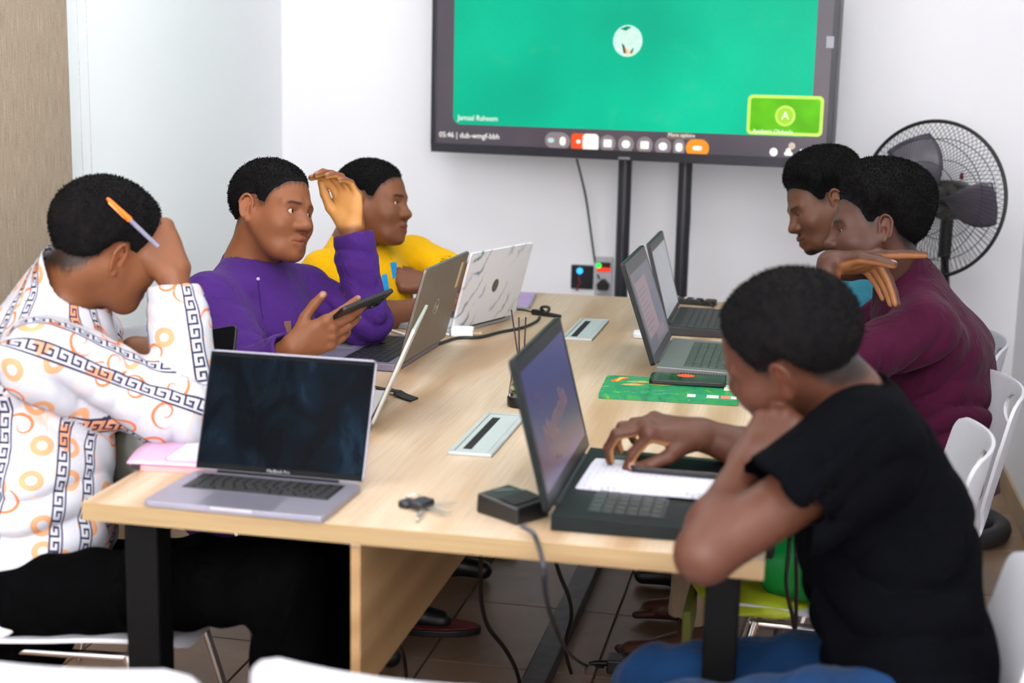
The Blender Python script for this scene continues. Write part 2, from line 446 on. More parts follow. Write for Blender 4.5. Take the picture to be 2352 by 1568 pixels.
tvrr('avatar_picture', ax-.052, az-.052, ax+.052, az+.052, .0519, 1, E_PALE)
for pts, mm in (([(1428, 100), (1434, 103), (1440, 122), (1433, 123)], emis('screen_brown', (110, 90, 60), .8)), ([(1452, 112), (1457, 108), (1452, 123), (1447, 122)], MATS['screen_brown']), ([(1436, 108), (1446, 114), (1448, 126), (1438, 126)], emis('screen_peach', (255, 214, 180), 1)), ([(1424, 66), (1440, 60), (1452, 62), (1438, 71)], emis('screen_deep_teal', (0, 150, 120), .9))):
    tvshape('avatar_detail', pts, 2, mm)
x0, z1 = tvp(1719, 216); x1, z0 = tvp(1888, 315)
z0m = tvp(1800, 311)[1]; z1m = tvp(1800, 219)[1]
tvrr('self_view_border', x0, z0m, x1, z1m, .016, 1, E_LIME)
tvrr('self_view', x0+.010, z0m+.010, x1-.010, z1m-.010, .009, 2, E_GREEN2)
cx, cz = tvp(1804, 266)
tvrr('self_view_ring', cx-.033, cz-.033, cx+.033, cz+.033, .0329, 3, E_LIME)
tvrr('self_view_disc', cx-.026, cz-.026, cx+.026, cz+.026, .0259, 4, emis('screen_yellow_green', (176, 238, 60), 1.0))
def tvtext(name, body, size, px, py, lay, m, align='LEFT'):
    me = text_mesh(body, size, .0002, align); o = link(name, me, m, scr)
    x, z = tvp(px, py); o.location = (x, -.0012-.0006*lay, z); o.rotation_euler = (math.pi/2, 0, 0); return o
tvtext('self_view_letter', 'A', .036, 1804, 274, 5, E_WHITE, 'CENTER')
tvtext('name_caption', 'Jamaal Raheem', .026, 1052, 275, 2, E_WHITE)
tvtext('name_caption', 'Ayobami Olabode', .018, 1729, 304, 4, E_WHITE)
tvtext('clock_caption', '05:46 | dub-wmgf-bbh', .027, 1009, 314, 1, E_WHITE)
tvtext('tooltip_caption', 'More options', .017, 1535, 313, 3, E_WHITE)
a0, c0 = tvp(1532, 318); a1, _ = tvp(1590, 318); tvrr('tooltip', a0, c0-.001, a1, c0+.021, .004, 2, emis('screen_taupe', (140, 116, 108), .9))
def tvbtn(name, px, py, w, h, m, lay=1):
    x, z = tvp(px, py); return tvrr(name, x-w/2, z-h/2, x+w/2, z+h/2, min(w, h)/2*.999, lay, m)
for px, py, w in ((1279, 322, .088), (1292, 324, .058)): tvbtn('button', px, py, w, .055, E_GREY, 1 if w > .06 else 2)
tvbtn('button_icon', 1266, 322, .024, .016, emis('screen_ice', (205, 228, 232), 1.0), 3); tvbtn('button_icon', 1293, 324, .022, .030, E_WHITE, 3)
x, z = tvp(1327, 325); tvrr('button', x-.024, z-.028, x+.030, z+.028, .012, 1, E_RED); tvbtn('button_icon', 1329, 325, .016, .012, E_WHITE, 2)
x, z = tvp(1357, 327); tvrr('button', x-.029, z-.029, x+.029, z+.029, .014, 3, E_WHITE)
for i, (px, py, w, sq) in enumerate(((1396, 329, .058, 1), (1438, 331, .058, 0), (1481, 333, .058, 1), (1523, 336, .058, 0), (1560, 338, .040, 0))):
    tvbtn('button', px, py, w, .056, E_GREY, 1)
    x, z = tvp(px, py); h = .013 if w > .05 else .010
    tvrr('button_icon', x-h-.002, z-h-(.004 if w < .05 else 0), x+h+.002, z+h+(.004 if w < .05 else 0), h*(.35 if sq else .999), 2, E_WHITE)
tvbtn('button', 1602, 340, .080, .058, E_ORANGE, 1); x, z = tvp(1602, 340)
tvrr('button_icon', x-.016, z-.007, x+.016, z+.007, .0069, 2, E_WHITE)
tvbtn('corner_icon', 1777, 349, .026, .027, E_WHITE); tvbtn('corner_icon', 1811, 353, .028, .012, E_WHITE); tvbtn('corner_icon', 1811, 346, .017, .017, E_WHITE, 2)
tvbtn('corner_icon', 1819, 335, .022, .022, emis('screen_cream', (226, 208, 190), 1.0), 1)
x, z = tvp(1850, 350); tvrr('corner_icon', x-.018, z-.012, x+.018, z+.010, .004, 1, E_WHITE)
x, z = tvp(1435, 363); MB().box((x-.021, -.0068, z-.004), (x+.021, -.0062, z+.004)).build('brand_plate', mat('brand_plate_grey', (150, 150, 160), .3, .5), tv)
x, z = tvp(1912, 97); MB().box((x-.018, -.0068, z-.018), (x+.006, -.0062, z+.018)).build('tape_mark', mat('grey_tape', (150, 150, 160), .5), tv)

st = thing('display_stand', 'black twin-column floor stand carrying the television', 'stand', (float(ony(1500, 600, 4.93)[0]), 4.93, 0), TVRot)
sx1 = float(ony(1427, 520, 4.96)[0]); sx2 = float(ony(1566, 520, 4.93)[0])
hw = abs(sx2-sx1)/2/math.cos(TVRot); off = ((sx1+sx2)/2-st.location.x)
for sgn in (-1, 1):
    MB().tube([(off+sgn*hw, .02, .06), (off+sgn*hw, .02, 1.62)], .024, 20).build('column', mat('stand_column_black', (30, 30, 38), .38, var=.1), st, smooth=True, auto=.8)
MB().box((off-hw-.05, -.012, 1.3), (off+hw+.05, -.004, 1.6)).build('mounting_plate', M_BLACK_METAL, st, bevel=.002)
for sgn in (-1, 1):
    MB().box((off+sgn*(hw+.08)-.03, -.30, .03), (off+sgn*(hw+.08)+.03, .20, .06)).build('base_foot', M_BLACK_METAL, st, bevel=.004)
    for yy in (-.27, .17):
        MB().tube([(off+sgn*(hw+.08)-.012, yy, .0155), (off+sgn*(hw+.08)+.012, yy, .0155)], .015, 14).build('caster', M_RUBBER, st, smooth=True, auto=.8)
MB().box((off-hw-.06, -.03, .06), (off+hw+.06, .05, .085)).build('base_bar', M_BLACK_METAL, st, bevel=.003)

# wall sockets and the display's lead
wy = YB-.0006
q = ony(1338, 635, YB)
w1 = thing('wall_switch', 'black wall switch plate with glowing blue dot beside the white socket', 'switch', (q[0], wy, q[2]))
MB().box((-.042, -.012, -.045), (.042, 0, .045)).build('plate', mat('switch_black', (28, 30, 38), .3), w1, bevel=.003)
MB().lathe([(0, .0), (.012, .0), (.012, .003), (0, .003)], 18, Matrix.Translation((-.009, -.0155, .023))@Matrix.Rotation(-math.pi/2, 4, 'X')).build('indicator', emis('indicator_blue', (60, 170, 255), 2.0), w1)
MB().tube(spline([(-.010, -.014, .005), (-.010, -.02, -.012), (-.002, -.016, -.022), (-.014, -.016, -.034), (-.018, -.014, -.052)]), .0035, 6).build('red_wire', mat('red_wire', (120, 48, 46), .5), w1, smooth=True)
q = ony(1388, 625, YB)
w2 = thing('wall_socket', 'white power socket unit with red and green lights and a plug', 'socket', (q[0], wy, q[2]))
MB().box((-.034, -.02, -.085), (.034, 0, .06)).build('plate', M_WHITE_PL, w2, bevel=.004)
MB().box((-.026, -.023, .005), (.026, -.0202, .040)).build('meter_window', mat('meter_dark_red', (70, 20, 18), .3), w2)
MB().box((-.025, -.0245, .006), (.025, -.0232, .020)).build('red_light', emis('indicator_red', (255, 60, 30), 1.4), w2)
MB().lathe([(0, 0), (.010, 0), (.010, .003), (0, .003)], 18, Matrix.Translation((-.018, -.0245, .028))@Matrix.Rotation(math.pi/2, 4, 'X')).build('green_light', emis('indicator_green', (40, 235, 90), 1.8), w2)
m = MB().prism([(-.020, -.016), (.020, -.016), (.024, .004), (.006, .024), (-.006, .024), (-.024, .004)], 0, .03, Matrix.Translation((.002, -.0203, -.045))@Matrix.Rotation(math.pi/2, 4, 'X'))
m.build('plug', M_BLACK_PL, w2, bevel=.004)
a = P(1325, 366, 5.05); b_ = P(1345, 450, 5.2); c_ = P(1358, 540, 5.23); d_ = ony(1368, 610, YB-.008); e_ = ony(1376, 640, YB-.03)
fixed_cable('display_lead', [a, b_, c_, d_, e_], .0042, mat('dark_green_lead', (38, 62, 56), .5), 'thin dark lead running from the television down to the wall socket')
a = P(1582, 385, 4.98); fixed_cable('display_lead', [a, P(1585, 470, 5.0), P(1580, 560, 5.0), P(1568, 640, 5.0), P(1560, 700, 5.0)], .004, M_RUBBER, 'black lead sagging behind the right stand column')
# ------------------------------------------------------------------ shell chairs
def chair_parts():
    prof = [(.225, .425), (.205, .448), (.10, .452), (-.02, .444), (-.12, .440), (-.185, .455), (-.222, .500), (-.243, .58), (-.262, .67), (-.282, .775)]
    hw_ = [.185, .205, .222, .226, .220, .208, .205, .212, .214, .206]
    cp = spline([(p[0], p[1], h) for p, h in zip(prof, hw_)], 8)
    arc = [0]
    for i in range(1, len(cp)): arc.append(arc[-1]+math.hypot(cp[i][0]-cp[i-1][0], cp[i][1]-cp[i-1][1]))
    arc = np.array(arc); L = arc[-1]; cp = np.array(cp)
    NU, NV = 65, 81
    V = []; info = []
    for j in range(NV):
        s = L*j/(NV-1)
        y, z, h = (np.interp(s, arc, cp[:, k]) for k in range(3))
        back = np.clip((s-.40)/.12, 0, 1)
        edge_end = min(s, L-s)
        rc = .035 if L-s < s else .05
        if edge_end < rc: h = h-rc*(1-math.sqrt(max(0, 1-(1-edge_end/rc)**2)))
        for i in range(NU):
            u = -1+2*i/(NU-1); x = u*h
            V.append((x, y+back*1.15*x*x+(1-back)*0, z+(1-back)*.45*x*x+back*(.05*x*x if s < L-.1 else -.10*x*x*(s-(L-.1))/.1)))
            info.append((x, s))
    info = np.array(info); a, b = .060, .031; cs = L-.060
    q = np.sqrt(((info[:, 0])/a)**2+((info[:, 1]-cs)/b)**2)
    F = []
    for j in range(NV-1):
        for i in range(NU-1):
            f = (j*NU+i, j*NU+i+1, (j+1)*NU+i+1, (j+1)*NU+i)
            if all(q[k] < 1.0 for k in f): continue
            F.append(f)
    used = set(k for f in F for k in f)
    for k in used:
        if q[k] < 1.0:
            # push onto the rim of the handle hole
            j, i = divmod(k, NU); xs_, ss = info[k]; sc_ = 1/max(q[k], 1e-3)
            nx, ns = xs_*sc_, cs+(ss-cs)*sc_
            jj = ns/L*(NV-1); j0 = int(np.clip(math.floor(jj), 0, NV-2)); t = jj-j0
            row = lambda r: np.array([V[r*NU+i2] for i2 in range(NU)])
            def at(r):
                R_ = row(r); return np.array([nx, np.interp(nx, R_[:, 0], R_[:, 1]), np.interp(nx, R_[:, 0], R_[:, 2])])
            p = at(j0)*(1-t)+at(j0+1)*t; V[k] = tuple(p)
    me = bpy.data.meshes.new('shell'); me.from_pydata(V, [], F); me.update()
    bm = bmesh.new(); bm.from_mesh(me); bmesh.ops.delete(bm, geom=[v for v in bm.verts if not v.link_faces], context='VERTS')
    bmesh.ops.recalc_face_normals(bm, faces=bm.faces); bm.to_mesh(me); bm.free()
    o = link('shell', me, M_WHITE_PL)
    md = o.modifiers.new('s', 'SOLIDIFY'); md.thickness = .007; md.offset = 0
    md = o.modifiers.new('b', 'BEVEL'); md.width = .0025; md.segments = 2; md.limit_method = 'ANGLE'; md.angle_limit = 1.0
    dg = bpy.context.evaluated_depsgraph_get()
    me2 = bpy.data.meshes.new_from_object(o.evaluated_get(dg)); bpy.data.objects.remove(o, do_unlink=True)
    shade(me2, .9); me2.name = 'shell'
    parts = [('shell', me2)]
    for sx in (-1, 1):
        parts.append(('leg', [MB().tube([(sx*.17, .13, .428), (sx*.20, .185, .2), (sx*.215, .21, .006)], .0085, 10), M_CHROME]))
        parts.append(('leg', [MB().tube([(sx*.16, -.14, .425), (sx*.195, -.215, .2), (sx*.21, -.255, .006)], .0085, 10), M_CHROME]))
        parts.append(('side_rail', [MB().tube([(sx*.168, .14, .424), (sx*.158, -.15, .421)], .008, 10), M_CHROME]))
        parts.append(('leg_socket', [MB().tube([(sx*.157, -.135, .44), (sx*.168, -.158, .385)], .014, 10, r2=.011), M_WHITE_PL]))
    parts.append(('cross_rail', [MB().tube([(-.17, .125, .422), (.17, .125, .422)], .008, 10), M_CHROME]))
    parts.append(('cross_rail', [MB().tube([(-.162, -.135, .42), (.162, -.135, .42)], .008, 10), M_CHROME]))
    out = []
    for nm, d in parts:
        if isinstance(d, list):
            mm = d[0].mesh(nm); mm.materials.append(d[1]); shade(mm, .9); out.append((nm, mm))
        else: out.append((nm, d))
    return out
CHAIR = chair_parts()
def place_chair(x, y, rotz, label):
    t = thing('shell_chair', label, 'chair', (x, y, 0), rotz, 'white shell chairs around the table')
    for nm, me in CHAIR:
        o = bpy.data.objects.new(nm, me); COL.objects.link(o); o.parent = t
    return t
D2R = math.radians
CH = {}
CH['print'] = place_chair(-1.25, 2.29, D2R(-84), 'white shell chair under the person in the patterned shirt')
CH['purple'] = place_chair(-1.42, 3.20, D2R(-90), 'white shell chair under the person in purple')
CH['yellow'] = place_chair(-1.40, 4.02, D2R(-86), 'white shell chair under the person in the yellow T-shirt')
CH['teal'] = place_chair(.250, 3.86, D2R(90), 'white shell chair behind the person in the teal shirt, nearest the fan')
CH['maroon'] = place_chair(.205, 3.25, D2R(93), 'white shell chair behind the person in the maroon shirt')
CH['bags'] = place_chair(.085, 2.74, D2R(88), 'white shell chair holding the green and yellow bags')
CH['black'] = place_chair(.075, 1.90, D2R(86), 'white shell chair under the person in the black T-shirt, at the right edge')
CH['near'] = place_chair(-.390, 1.680, D2R(1), 'empty white shell chair with its back to the camera, right of the other empty one')
CH['near2'] = place_chair(-.835, 1.615, D2R(0), 'empty white shell chair with its back to the camera at the lower left')

# ------------------------------------------------------------------ pedestal fan
FB = np.array([.485, 4.62, 0]); FC = P(2138, 458, 4.62)
fa = nrm(cdir(-.68, -.06, -.73))                                  # blowing direction
fan = thing('pedestal_fan', 'black pedestal fan with wire cage standing in the corner', 'fan', FB)
fz = fa; fx = nrm(np.cross([0, 0, 1], fz)); fy = np.cross(fz, fx)
FM = Matrix(((fx[0], fy[0], fz[0], FC[0]-FB[0]), (fx[1], fy[1], fz[1], FC[1]-FB[1]), (fx[2], fy[2], fz[2], FC[2]-FB[2]), (0, 0, 0, 1)))
M_WIRE = mat('black_wire', (16, 16, 18), .4, var=.05)
FR = .252
def cage(sgn, depth, n, r0):
    m = MB()
    for k in range(n):
        a = 2*math.pi*k/n; pts = []
        for i in range(7):
            t = i/6; r = r0+(FR-r0)*t
            z = sgn*depth*(1-t**2.6)
            aa = a+(.35*(1-t) if sgn > 0 else -.2*(1-t))
            pts.append(tuple(FM@Vector((r*math.cos(aa), r*math.sin(aa), z))))
        m.tube(pts, .00105, 3, caps=False)
    for rr in (r0, r0+(FR-r0)*.36, r0+(FR-r0)*.72):
        t = (rr-r0)/(FR-r0); z = sgn*depth*(1-t**2.6)
        m.tube([tuple(FM@Vector((rr*math.cos(q), rr*math.sin(q), z))) for q in np.linspace(0, 2*math.pi, 49)], .0014, 5, caps=False)
    return m
cage(1, .075, 100, .045).build('front_grille', M_WIRE, fan, smooth=True)
cage(-1, .085, 80, .060).build('rear_grille', M_WIRE, fan, smooth=True)
MB().tube([tuple(FM@Vector((FR*math.cos(q), FR*math.sin(q), 0))) for q in np.linspace(0, 2*math.pi, 73)], .0062, 8, caps=False).build('rim', M_BLACK_PL, fan, smooth=True)
M_BLADE = mat('smoky_blade_plastic', (84, 79, 92), .25, var=.1)
for k in range(3):
    a0 = D2R(108+120*k); V = []; F = []
    for i in range(10):
        t = i/9; r = .045+.175*t; wdt = .42+.62*math.sin(math.pi*min(1, t*.72+.12))*(1-.35*t)
        for j in range(9):
            s = j/8-.5; an = a0+s*wdt+.22*t
            V.append(tuple(FM@Vector((r*math.cos(an), r*math.sin(an), -.012+.055*s*(1-.3*t)+.01*math.sin(3*s)))))
    for i in range(9):
        for j in range(8): F.append((i*9+j, i*9+j+1, (i+1)*9+j+1, (i+1)*9+j))
    bl_ = MB().add(V, F).build('blade', M_BLADE, fan, smooth=True); md = bl_.modifiers.new('s', 'SOLIDIFY'); md.thickness = .0025
MB().lathe([(0, .035), (.03, .032), (.042, .02), (.046, -.03), (0, -.03)], 28, FM).build('hub', M_BLACK_PL, fan, smooth=True, auto=.7)
MB().lathe([(0, .086), (.030, .084), (.047, .076), (.047, .071), (0, .071)], 28, FM).build('front_badge', mat('badge_yellow_green', (150, 168, 40), .4, var=.2, vscale=50), fan, smooth=True, auto=.7)
MB().lathe([(.0, -.086), (.058, -.086), (.066, -.10), (.066, -.19), (.052, -.225), (.02, -.238), (0, -.238)], 32, FM).build('motor', M_BLACK_PL, fan, smooth=True, auto=.6)
MB().lathe([(.061, -.0855), (.061, -.0845), (.03, -.0845), (.03, -.0855)], 32, FM, close=True).build('motor_label', mat('label_grey', (66, 64, 60), .5, var=.5, vscale=90), fan)
MB().tube([tuple(FM@Vector((.045, .07, -.11))), tuple(FM@Vector((.045, .092, -.11)))], .006, 10).build('red_knob', mat('knob_red', (130, 24, 30), .4), fan, smooth=True)
neck = FM@Vector((0, -.05, -.13)); n2 = np.array(neck)
MB().tube([tuple(neck), (float(neck.x), float(neck.y), float(neck.z)-.14)], .021, 14).build('neck', M_BLACK_PL, fan, smooth=True, auto=.8)
MB().tube([(float(neck.x), float(neck.y), float(neck.z)-.13), (0, 0, .35), (0, 0, .04)], .0145, 14).build('pole', mat('pole_black', (24, 24, 27), .25, .3), fan, smooth=True)
m = MB().tube([(.185*math.cos(q), .185*math.sin(q), .032) for q in np.linspace(0, 2*math.pi, 49)], .0305, 12, caps=False)
m.tube([(-.17, .0, .03), (.17, 0, .03)], .022, 10).tube([(0, -.17, .03), (0, .17, .03)], .022, 10)
m.build('base', mat('base_charcoal', (34, 33, 33), .6, var=.15), fan, smooth=True)

# ------------------------------------------------------------------ laptops
KEYROWS = [14, 14, 14, 13, 12, 8]
_keymesh = {}
def keymesh(w, h, m):
    k = (round(w, 4), round(h, 4), m.name)
    if k not in _keymesh:
        mb = MB().prism(rrect(w, h, .0014, 1), 0, .0013, top=rrect(w-.0012, h-.0012, .001, 1))
        _keymesh[k] = mb.mesh('key'); _keymesh[k].materials.append(m)
    return _keymesh[k]
def laptop(label, hinge, rotz, W, D, LH, lean, body, keym, bezel, screenm, group='laptops on the table', th=.015, lth=.007, keys=True, keyspan=(.07, .93, .12, .56), pad=(.33, .67, .62, .97), back=None, bez=(.010, .014, .022), wedge=0.0, deck=None):
    """local frame: x along the hinge, -y toward the user, z up; origin on the table under the hinge"""
    t = thing('laptop', label, 'laptop', (hinge[0], hinge[1], TT+.0004), rotz, group)
    if wedge:
        mb = MB(); mb.add([(-W/2,-D,.001),(W/2,-D,.001),(W/2,0,.001),(-W/2,0,.001),(-W/2,-D,th-wedge),(W/2,-D,th-wedge),(W/2,0,th),(-W/2,0,th)],[(0,3,2,1),(4,5,6,7),(0,1,5,4),(1,2,6,5),(2,3,7,6),(3,0,4,7)])
    else:
        mb = MB().prism(rrect(W, D, .010, 4, 0, -D/2), .001, th)
    mb.build('base', body, t, smooth=False, bevel=.0012)
    slope = wedge/D
    ztop = lambda y: th+slope*y
    kx0, kx1, ky0, ky1 = -W/2+W*keyspan[0], -W/2+W*keyspan[1], -D*keyspan[2], -D*keyspan[3]
    kb = MB().add([(kx0-.003, ky1-.003, ztop(ky1)+.0002), (kx1+.003, ky1-.003, ztop(ky1)+.0002), (kx1+.003, ky0+.003, ztop(ky0)+.0002), (kx0-.003, ky0+.003, ztop(ky0)+.0002),
                   (kx0-.003, ky1-.003, ztop(ky1)+.0006), (kx1+.003, ky1-.003, ztop(ky1)+.0006), (kx1+.003, ky0+.003, ztop(ky0)+.0006), (kx0-.003, ky0+.003, ztop(ky0)+.0006)],
                  [(0,3,2,1),(4,5,6,7),(0,1,5,4),(1,2,6,5),(2,3,7,6),(3,0,4,7)]).build('keyboard', deck or keym, t)
    if keys:
        nr = len(KEYROWS); rh = (ky0-ky1)/nr
        for r, n in enumerate(KEYROWS):
            cw = (kx1-kx0)/n; y = ky0-rh*(r+.5)
            widths = [cw]*n
            if n == 8: u = (kx1-kx0)/14; widths = [u, u, u, u*5.5, u, u*1.5, u*1.5, u*1.5]
            xx = kx0
            for wk in widths:
                o = bpy.data.objects.new('key', keymesh(wk-.0025, rh-.0025, keym)); COL.objects.link(o); o.parent = kb
                o.location = (xx+wk/2, y, ztop(y)+.0007); xx += wk
    if pad:
        px0, px1, py0, py1 = -W/2+W*pad[0], -W/2+W*pad[1], -D*pad[3], -D*pad[2]
        MB().add([(px0, py0, ztop(py0)+.0001), (px1, py0, ztop(py0)+.0001), (px1, py1, ztop(py1)+.0001), (px0, py1, ztop(py1)+.0001), (px0, py0, ztop(py0)+.0004), (px1, py0, ztop(py0)+.0004), (px1, py1, ztop(py1)+.0004), (px0, py1, ztop(py1)+.0004)],
                 [(0,3,2,1),(4,5,6,7),(0,1,5,4),(1,2,6,5),(2,3,7,6),(3,0,4,7)]).build('touchpad', pad[4] if len(pad) > 4 else body, t)
    # lid: stands on the hinge line, leaning back by `lean`
    LM = Matrix.Translation((0, .001, th-.002))@Matrix.Rotation(-lean, 4, 'X')@Matrix.Rotation(math.pi/2, 4, 'X')
    lid = MB().prism(rrect(W, LH, .009, 5, 0, LH/2+.004), -lth, 0, LM).build('lid', back or body, t, bevel=.0012)
    s_, tp, bt = bez
    bm_ = MB()
    for a in ((-W/2+.002, .006, W/2-.002, bt), (-W/2+.002, LH-tp, W/2-.002, LH+.001), (-W/2+.002, bt, -W/2+s_, LH-tp), (W/2-s_, bt, W/2-.002, LH-tp)):
        bm_.box((a[0], a[1], .0002), (a[2], a[3], .0011), LM)
    bm_.build('bezel', bezel, lid)
    sc_ = MB().box((-W/2+s_, bt, .0001), (W/2-s_, LH-tp, .0008), LM).build('screen', screenm, lid)
    MB().tube([(-W*.36, .001, th-.001), (W*.36, .001, th-.001)], .0045, 10).build('hinge', bezel, t, smooth=True, auto=.8)
    return t, lid, LM, th
def hinge_of(a, b): return ((a[0]+b[0])/2, (a[1]+b[1])/2)

M_SPACE = mat('space_grey_aluminium', (120, 119, 128), .36, .75, var=.03)
M_SPACE_D = mat('grey_aluminium_deck', (150, 148, 162), .4, .6, var=.03)
M_KEYS = mat('black_keycap', (14, 15, 18), .45, var=.2)
M_BEZ = mat('black_bezel', (5, 6, 8), .3, 0, .08, var=.1)
def smudged():
    t = NT('smudged_dark_glass'); co = t.coord((1, 1, .55))
    n = t.noise(co, 16, 6, .62, .8)
    c = t.ramp(n, [(.44, lin((2, 4, 8))), (.62, lin((6, 16, 26))), (.80, lin((26, 42, 56)))])
    t.l(c, t.b.inputs['Base Color']); t.b.inputs['Roughness'].default_value = .16
    t.l(t.ramp(n, [(.4, (.05,)*3), (.8, (.45,)*3)]), t.b.inputs['Roughness']); t.b.inputs['Specular IOR Level'].default_value = .03; return t.m
# front: grey laptop with a dark smudged screen
t_, lid_, LM_, th_ = laptop('space-grey laptop with dark smudged screen at the near table edge', (-.8495, 2.192), D2R(-1.5), .303, .186, .208, D2R(20), M_SPACE_D, M_KEYS, M_BEZ, smudged(), bez=(.005, .006, .016), keyspan=(.09, .91, .10, .52), pad=(.29, .71, .57, .985, mat('touchpad_grey', (128, 126, 140), .3, .5)), th=.0105, lth=.0055)
me = text_mesh('MacBook Pro', .0075, .0001, 'CENTER'); o = link('screen_lettering', me, mat('print_grey', (150, 150, 155), .5), lid_); o.matrix_local = LM_@Matrix.Translation((0, .0085, .0013))
MB().box((-.035, -.1872, .0070), (.035, -.1858, .0109)).build('finger_notch', mat('notch_silver', (205, 206, 212), .3, .6), t_)

# person-side laptops, hinge line running along the table
def along(a, b):
    v = np.array(b)-np.array(a); return math.atan2(v[1], v[0])
M_SILVER_W = mat('pale_silver_lid', (206, 206, 200), .3, .35, var=.03)
a, b = (-.805, 2.562), (-.862, 2.872)
laptop('pale silver laptop seen edge-on behind the dark-screened one', hinge_of(a, b), along(b, a), .315, .215, .205, D2R(23), M_SILVER_W, mat('white_keycap', (214, 214, 212), .5), M_BEZ, emis('white_app_screen', (220, 224, 230), .5), lth=.006)
a, b = (-.916, 3.125), (-.905, 3.505)
hp_l = mat('warm_grey_metal_lid', (128, 118, 110), .42, .65, var=.05)
t_, lid_, LM_, th_ = laptop('grey metal laptop with a beige sticker, in front of the person in purple', hinge_of(a, b), along(b, a), .375, .255, .236, D2R(15.5), mat('lilac_grey_deck', (134, 128, 148), .42, .5, var=.04), M_KEYS, M_BLACK_PL, emis('blue_app_screen', (150, 165, 190), .5), back=hp_l, th=.017, pad=(.26, .60, .62, .97, mat('lilac_touchpad', (146, 140, 158), .35, .3)))
MB().lathe([(.0205, 0), (.0185, .0006), (.0165, 0)], 32, LM_@Matrix.Translation((0, .120, -.0072))@Matrix.Rotation(math.pi, 4, 'X')).build('round_logo', M_CHROME, lid_)
me = text_mesh('hp', .026, .0002, 'CENTER'); o = link('logo_lettering', me, M_CHROME, lid_); o.matrix_local = LM_@Matrix.Translation((0, .112, -.0074))@Matrix.Rotation(math.pi, 4, 'Y')
MB().box((-.156, .150, -.0076), (-.135, .216, -.0071), LM_).build('sticker', mat('beige_sticker', (206, 180, 134), .5, var=.08), lid_)
def marble():
    t = NT('marble_print_cover'); co = t.coord((1, 1, 1), (0, .75, 0))
    w = t.n('ShaderNodeTexWave'); w.bands_direction = 'X'; t.l(co, w.inputs['Vector'])
    w.inputs['Scale'].default_value = 7; w.inputs['Distortion'].default_value = 9; w.inputs['Detail'].default_value = 4; w.inputs['Detail Scale'].default_value = 1.4
    f = t.math('POWER', w.outputs['Fac'], 9)
    n = t.noise(co, 9, 3); f = t.math('MULTIPLY', f, t.ramp(n, [(.42, (0, 0, 0)), (.6, (1, 1, 1))]))
    c = t.mix(f, lin((222, 222, 226)), lin((112, 128, 134)))
    t.l(c, t.b.inputs['Base Color']); t.b.inputs['Roughness'].default_value = .3; return t.m
a, b = (-.918, 3.625), (-.808, 3.945)
t_, lid_, LM_, th_ = laptop('laptop in a white marble-print cover', hinge_of(a, b), along(b, a), .325, .225, .218, D2R(15.5), mat('light_grey_deck', (176, 178, 186), .4, .4), mat('white_keycap2', (200, 202, 206), .5), M_BEZ, emis('pale_app_screen', (200, 210, 222), .5), back=marble())
MB().lathe([(0, .0006), (.0145, .0006), (.0155, 0), (0, 0)], 28, LM_@Matrix.Translation((-.005, .112, -.0072))@Matrix.Rotation(math.pi, 4, 'X')@Matrix.Scale(1.25, 4, (0, 1, 0))).build('round_logo', mat('logo_bronze', (104, 98, 92), .35, .5), lid_)
def dusk_screen():
    t = NT('dusk_wallpaper_screen'); tc = t.n('ShaderNodeTexCoord'); sp = t.n('ShaderNodeSeparateXYZ'); t.l(tc.outputs['Object'], sp.inputs[0])
    z = t.math('MULTIPLY', sp.outputs[2], 4.2)
    n = t.noise(tc.outputs['Object'], 14, 3)
    zz = t.math('ADD', z, t.math('MULTIPLY', n, .16))
    c = t.ramp(zz, [(.12, lin((132, 132, 178))), (.26, lin((118, 106, 150))), (.42, lin((110, 84, 98))), (.62, lin((74, 72, 118))), (1.0, lin((62, 64, 128)))])
    t.l(c, t.b.inputs['Emission Color']); t.b.inputs['Emission Strength'].default_value = .62
    t.b.inputs['Base Color'].default_value = (.02, .02, .03, 1); t.b.inputs['Roughness'].default_value = .3; return t.m
a, b = (-.360, 2.480), (-.357, 2.062)
t_, lid_, LM_, th_ = laptop('big black laptop with a dusk-coloured screen before the person in black', hinge_of(a, b), along(b, a), .418, .268, .243, D2R(14.5), mat('dark_green_grey_shell', (20, 26, 26), .5, .0, .15, var=.1), mat('dark_keycap', (26, 32, 32), .4, var=.15), mat('slate_bezel', (26, 26, 32), .35, var=.1), dusk_screen(), th=.026, lth=.010, bez=(.016, .020, .030), keyspan=(.10, .90, .20, .62), pad=(.40, .66, .68, .97, mat('dark_touchpad', (34, 40, 40), .3)), wedge=.006)
me = text_mesh('Magnolia', .064, .0002, 'CENTER'); o = link('screen_lettering', me, emis('screen_script_beige', (150, 118, 116), .75), lid_)
o.matrix_local = LM_@Matrix.Translation((-.01, .095, .0012))@Matrix.Rotation(D2R(9), 4, 'Z')
for i, (x, y, s) in enumerate(((.13, .17, .012), (.10, .155, .010), (.115, .14, .014), (.08, .055, .012), (.05, .05, .010))):
    me = text_mesh('abcd'[i % 4]*5, s*.7, .0001); o = link('screen_lettering', me, emis('screen_dusty_rose', (140, 90, 100), .7), lid_); o.matrix_local = LM_@Matrix.Translation((-x, y, .0012))
def doc_screen(name, bg, seed):
    t = NT(name); co = t.coord((1, 1, 1)); n = t.noise(co, 30+seed, 2)
    c = t.ramp(n, [(.3, tuple(v*.9 for v in lin(bg))), (.7, lin(bg))])
    t.l(c, t.b.inputs['Emission Color']); t.b.inputs['Emission Strength'].default_value = .55; t.b.inputs['Base Color'].default_value = (.03, .03, .03, 1); t.b.inputs['Roughness'].default_value = .35; return t.m
a, b = (-.322, 3.640), (-.322, 3.235)
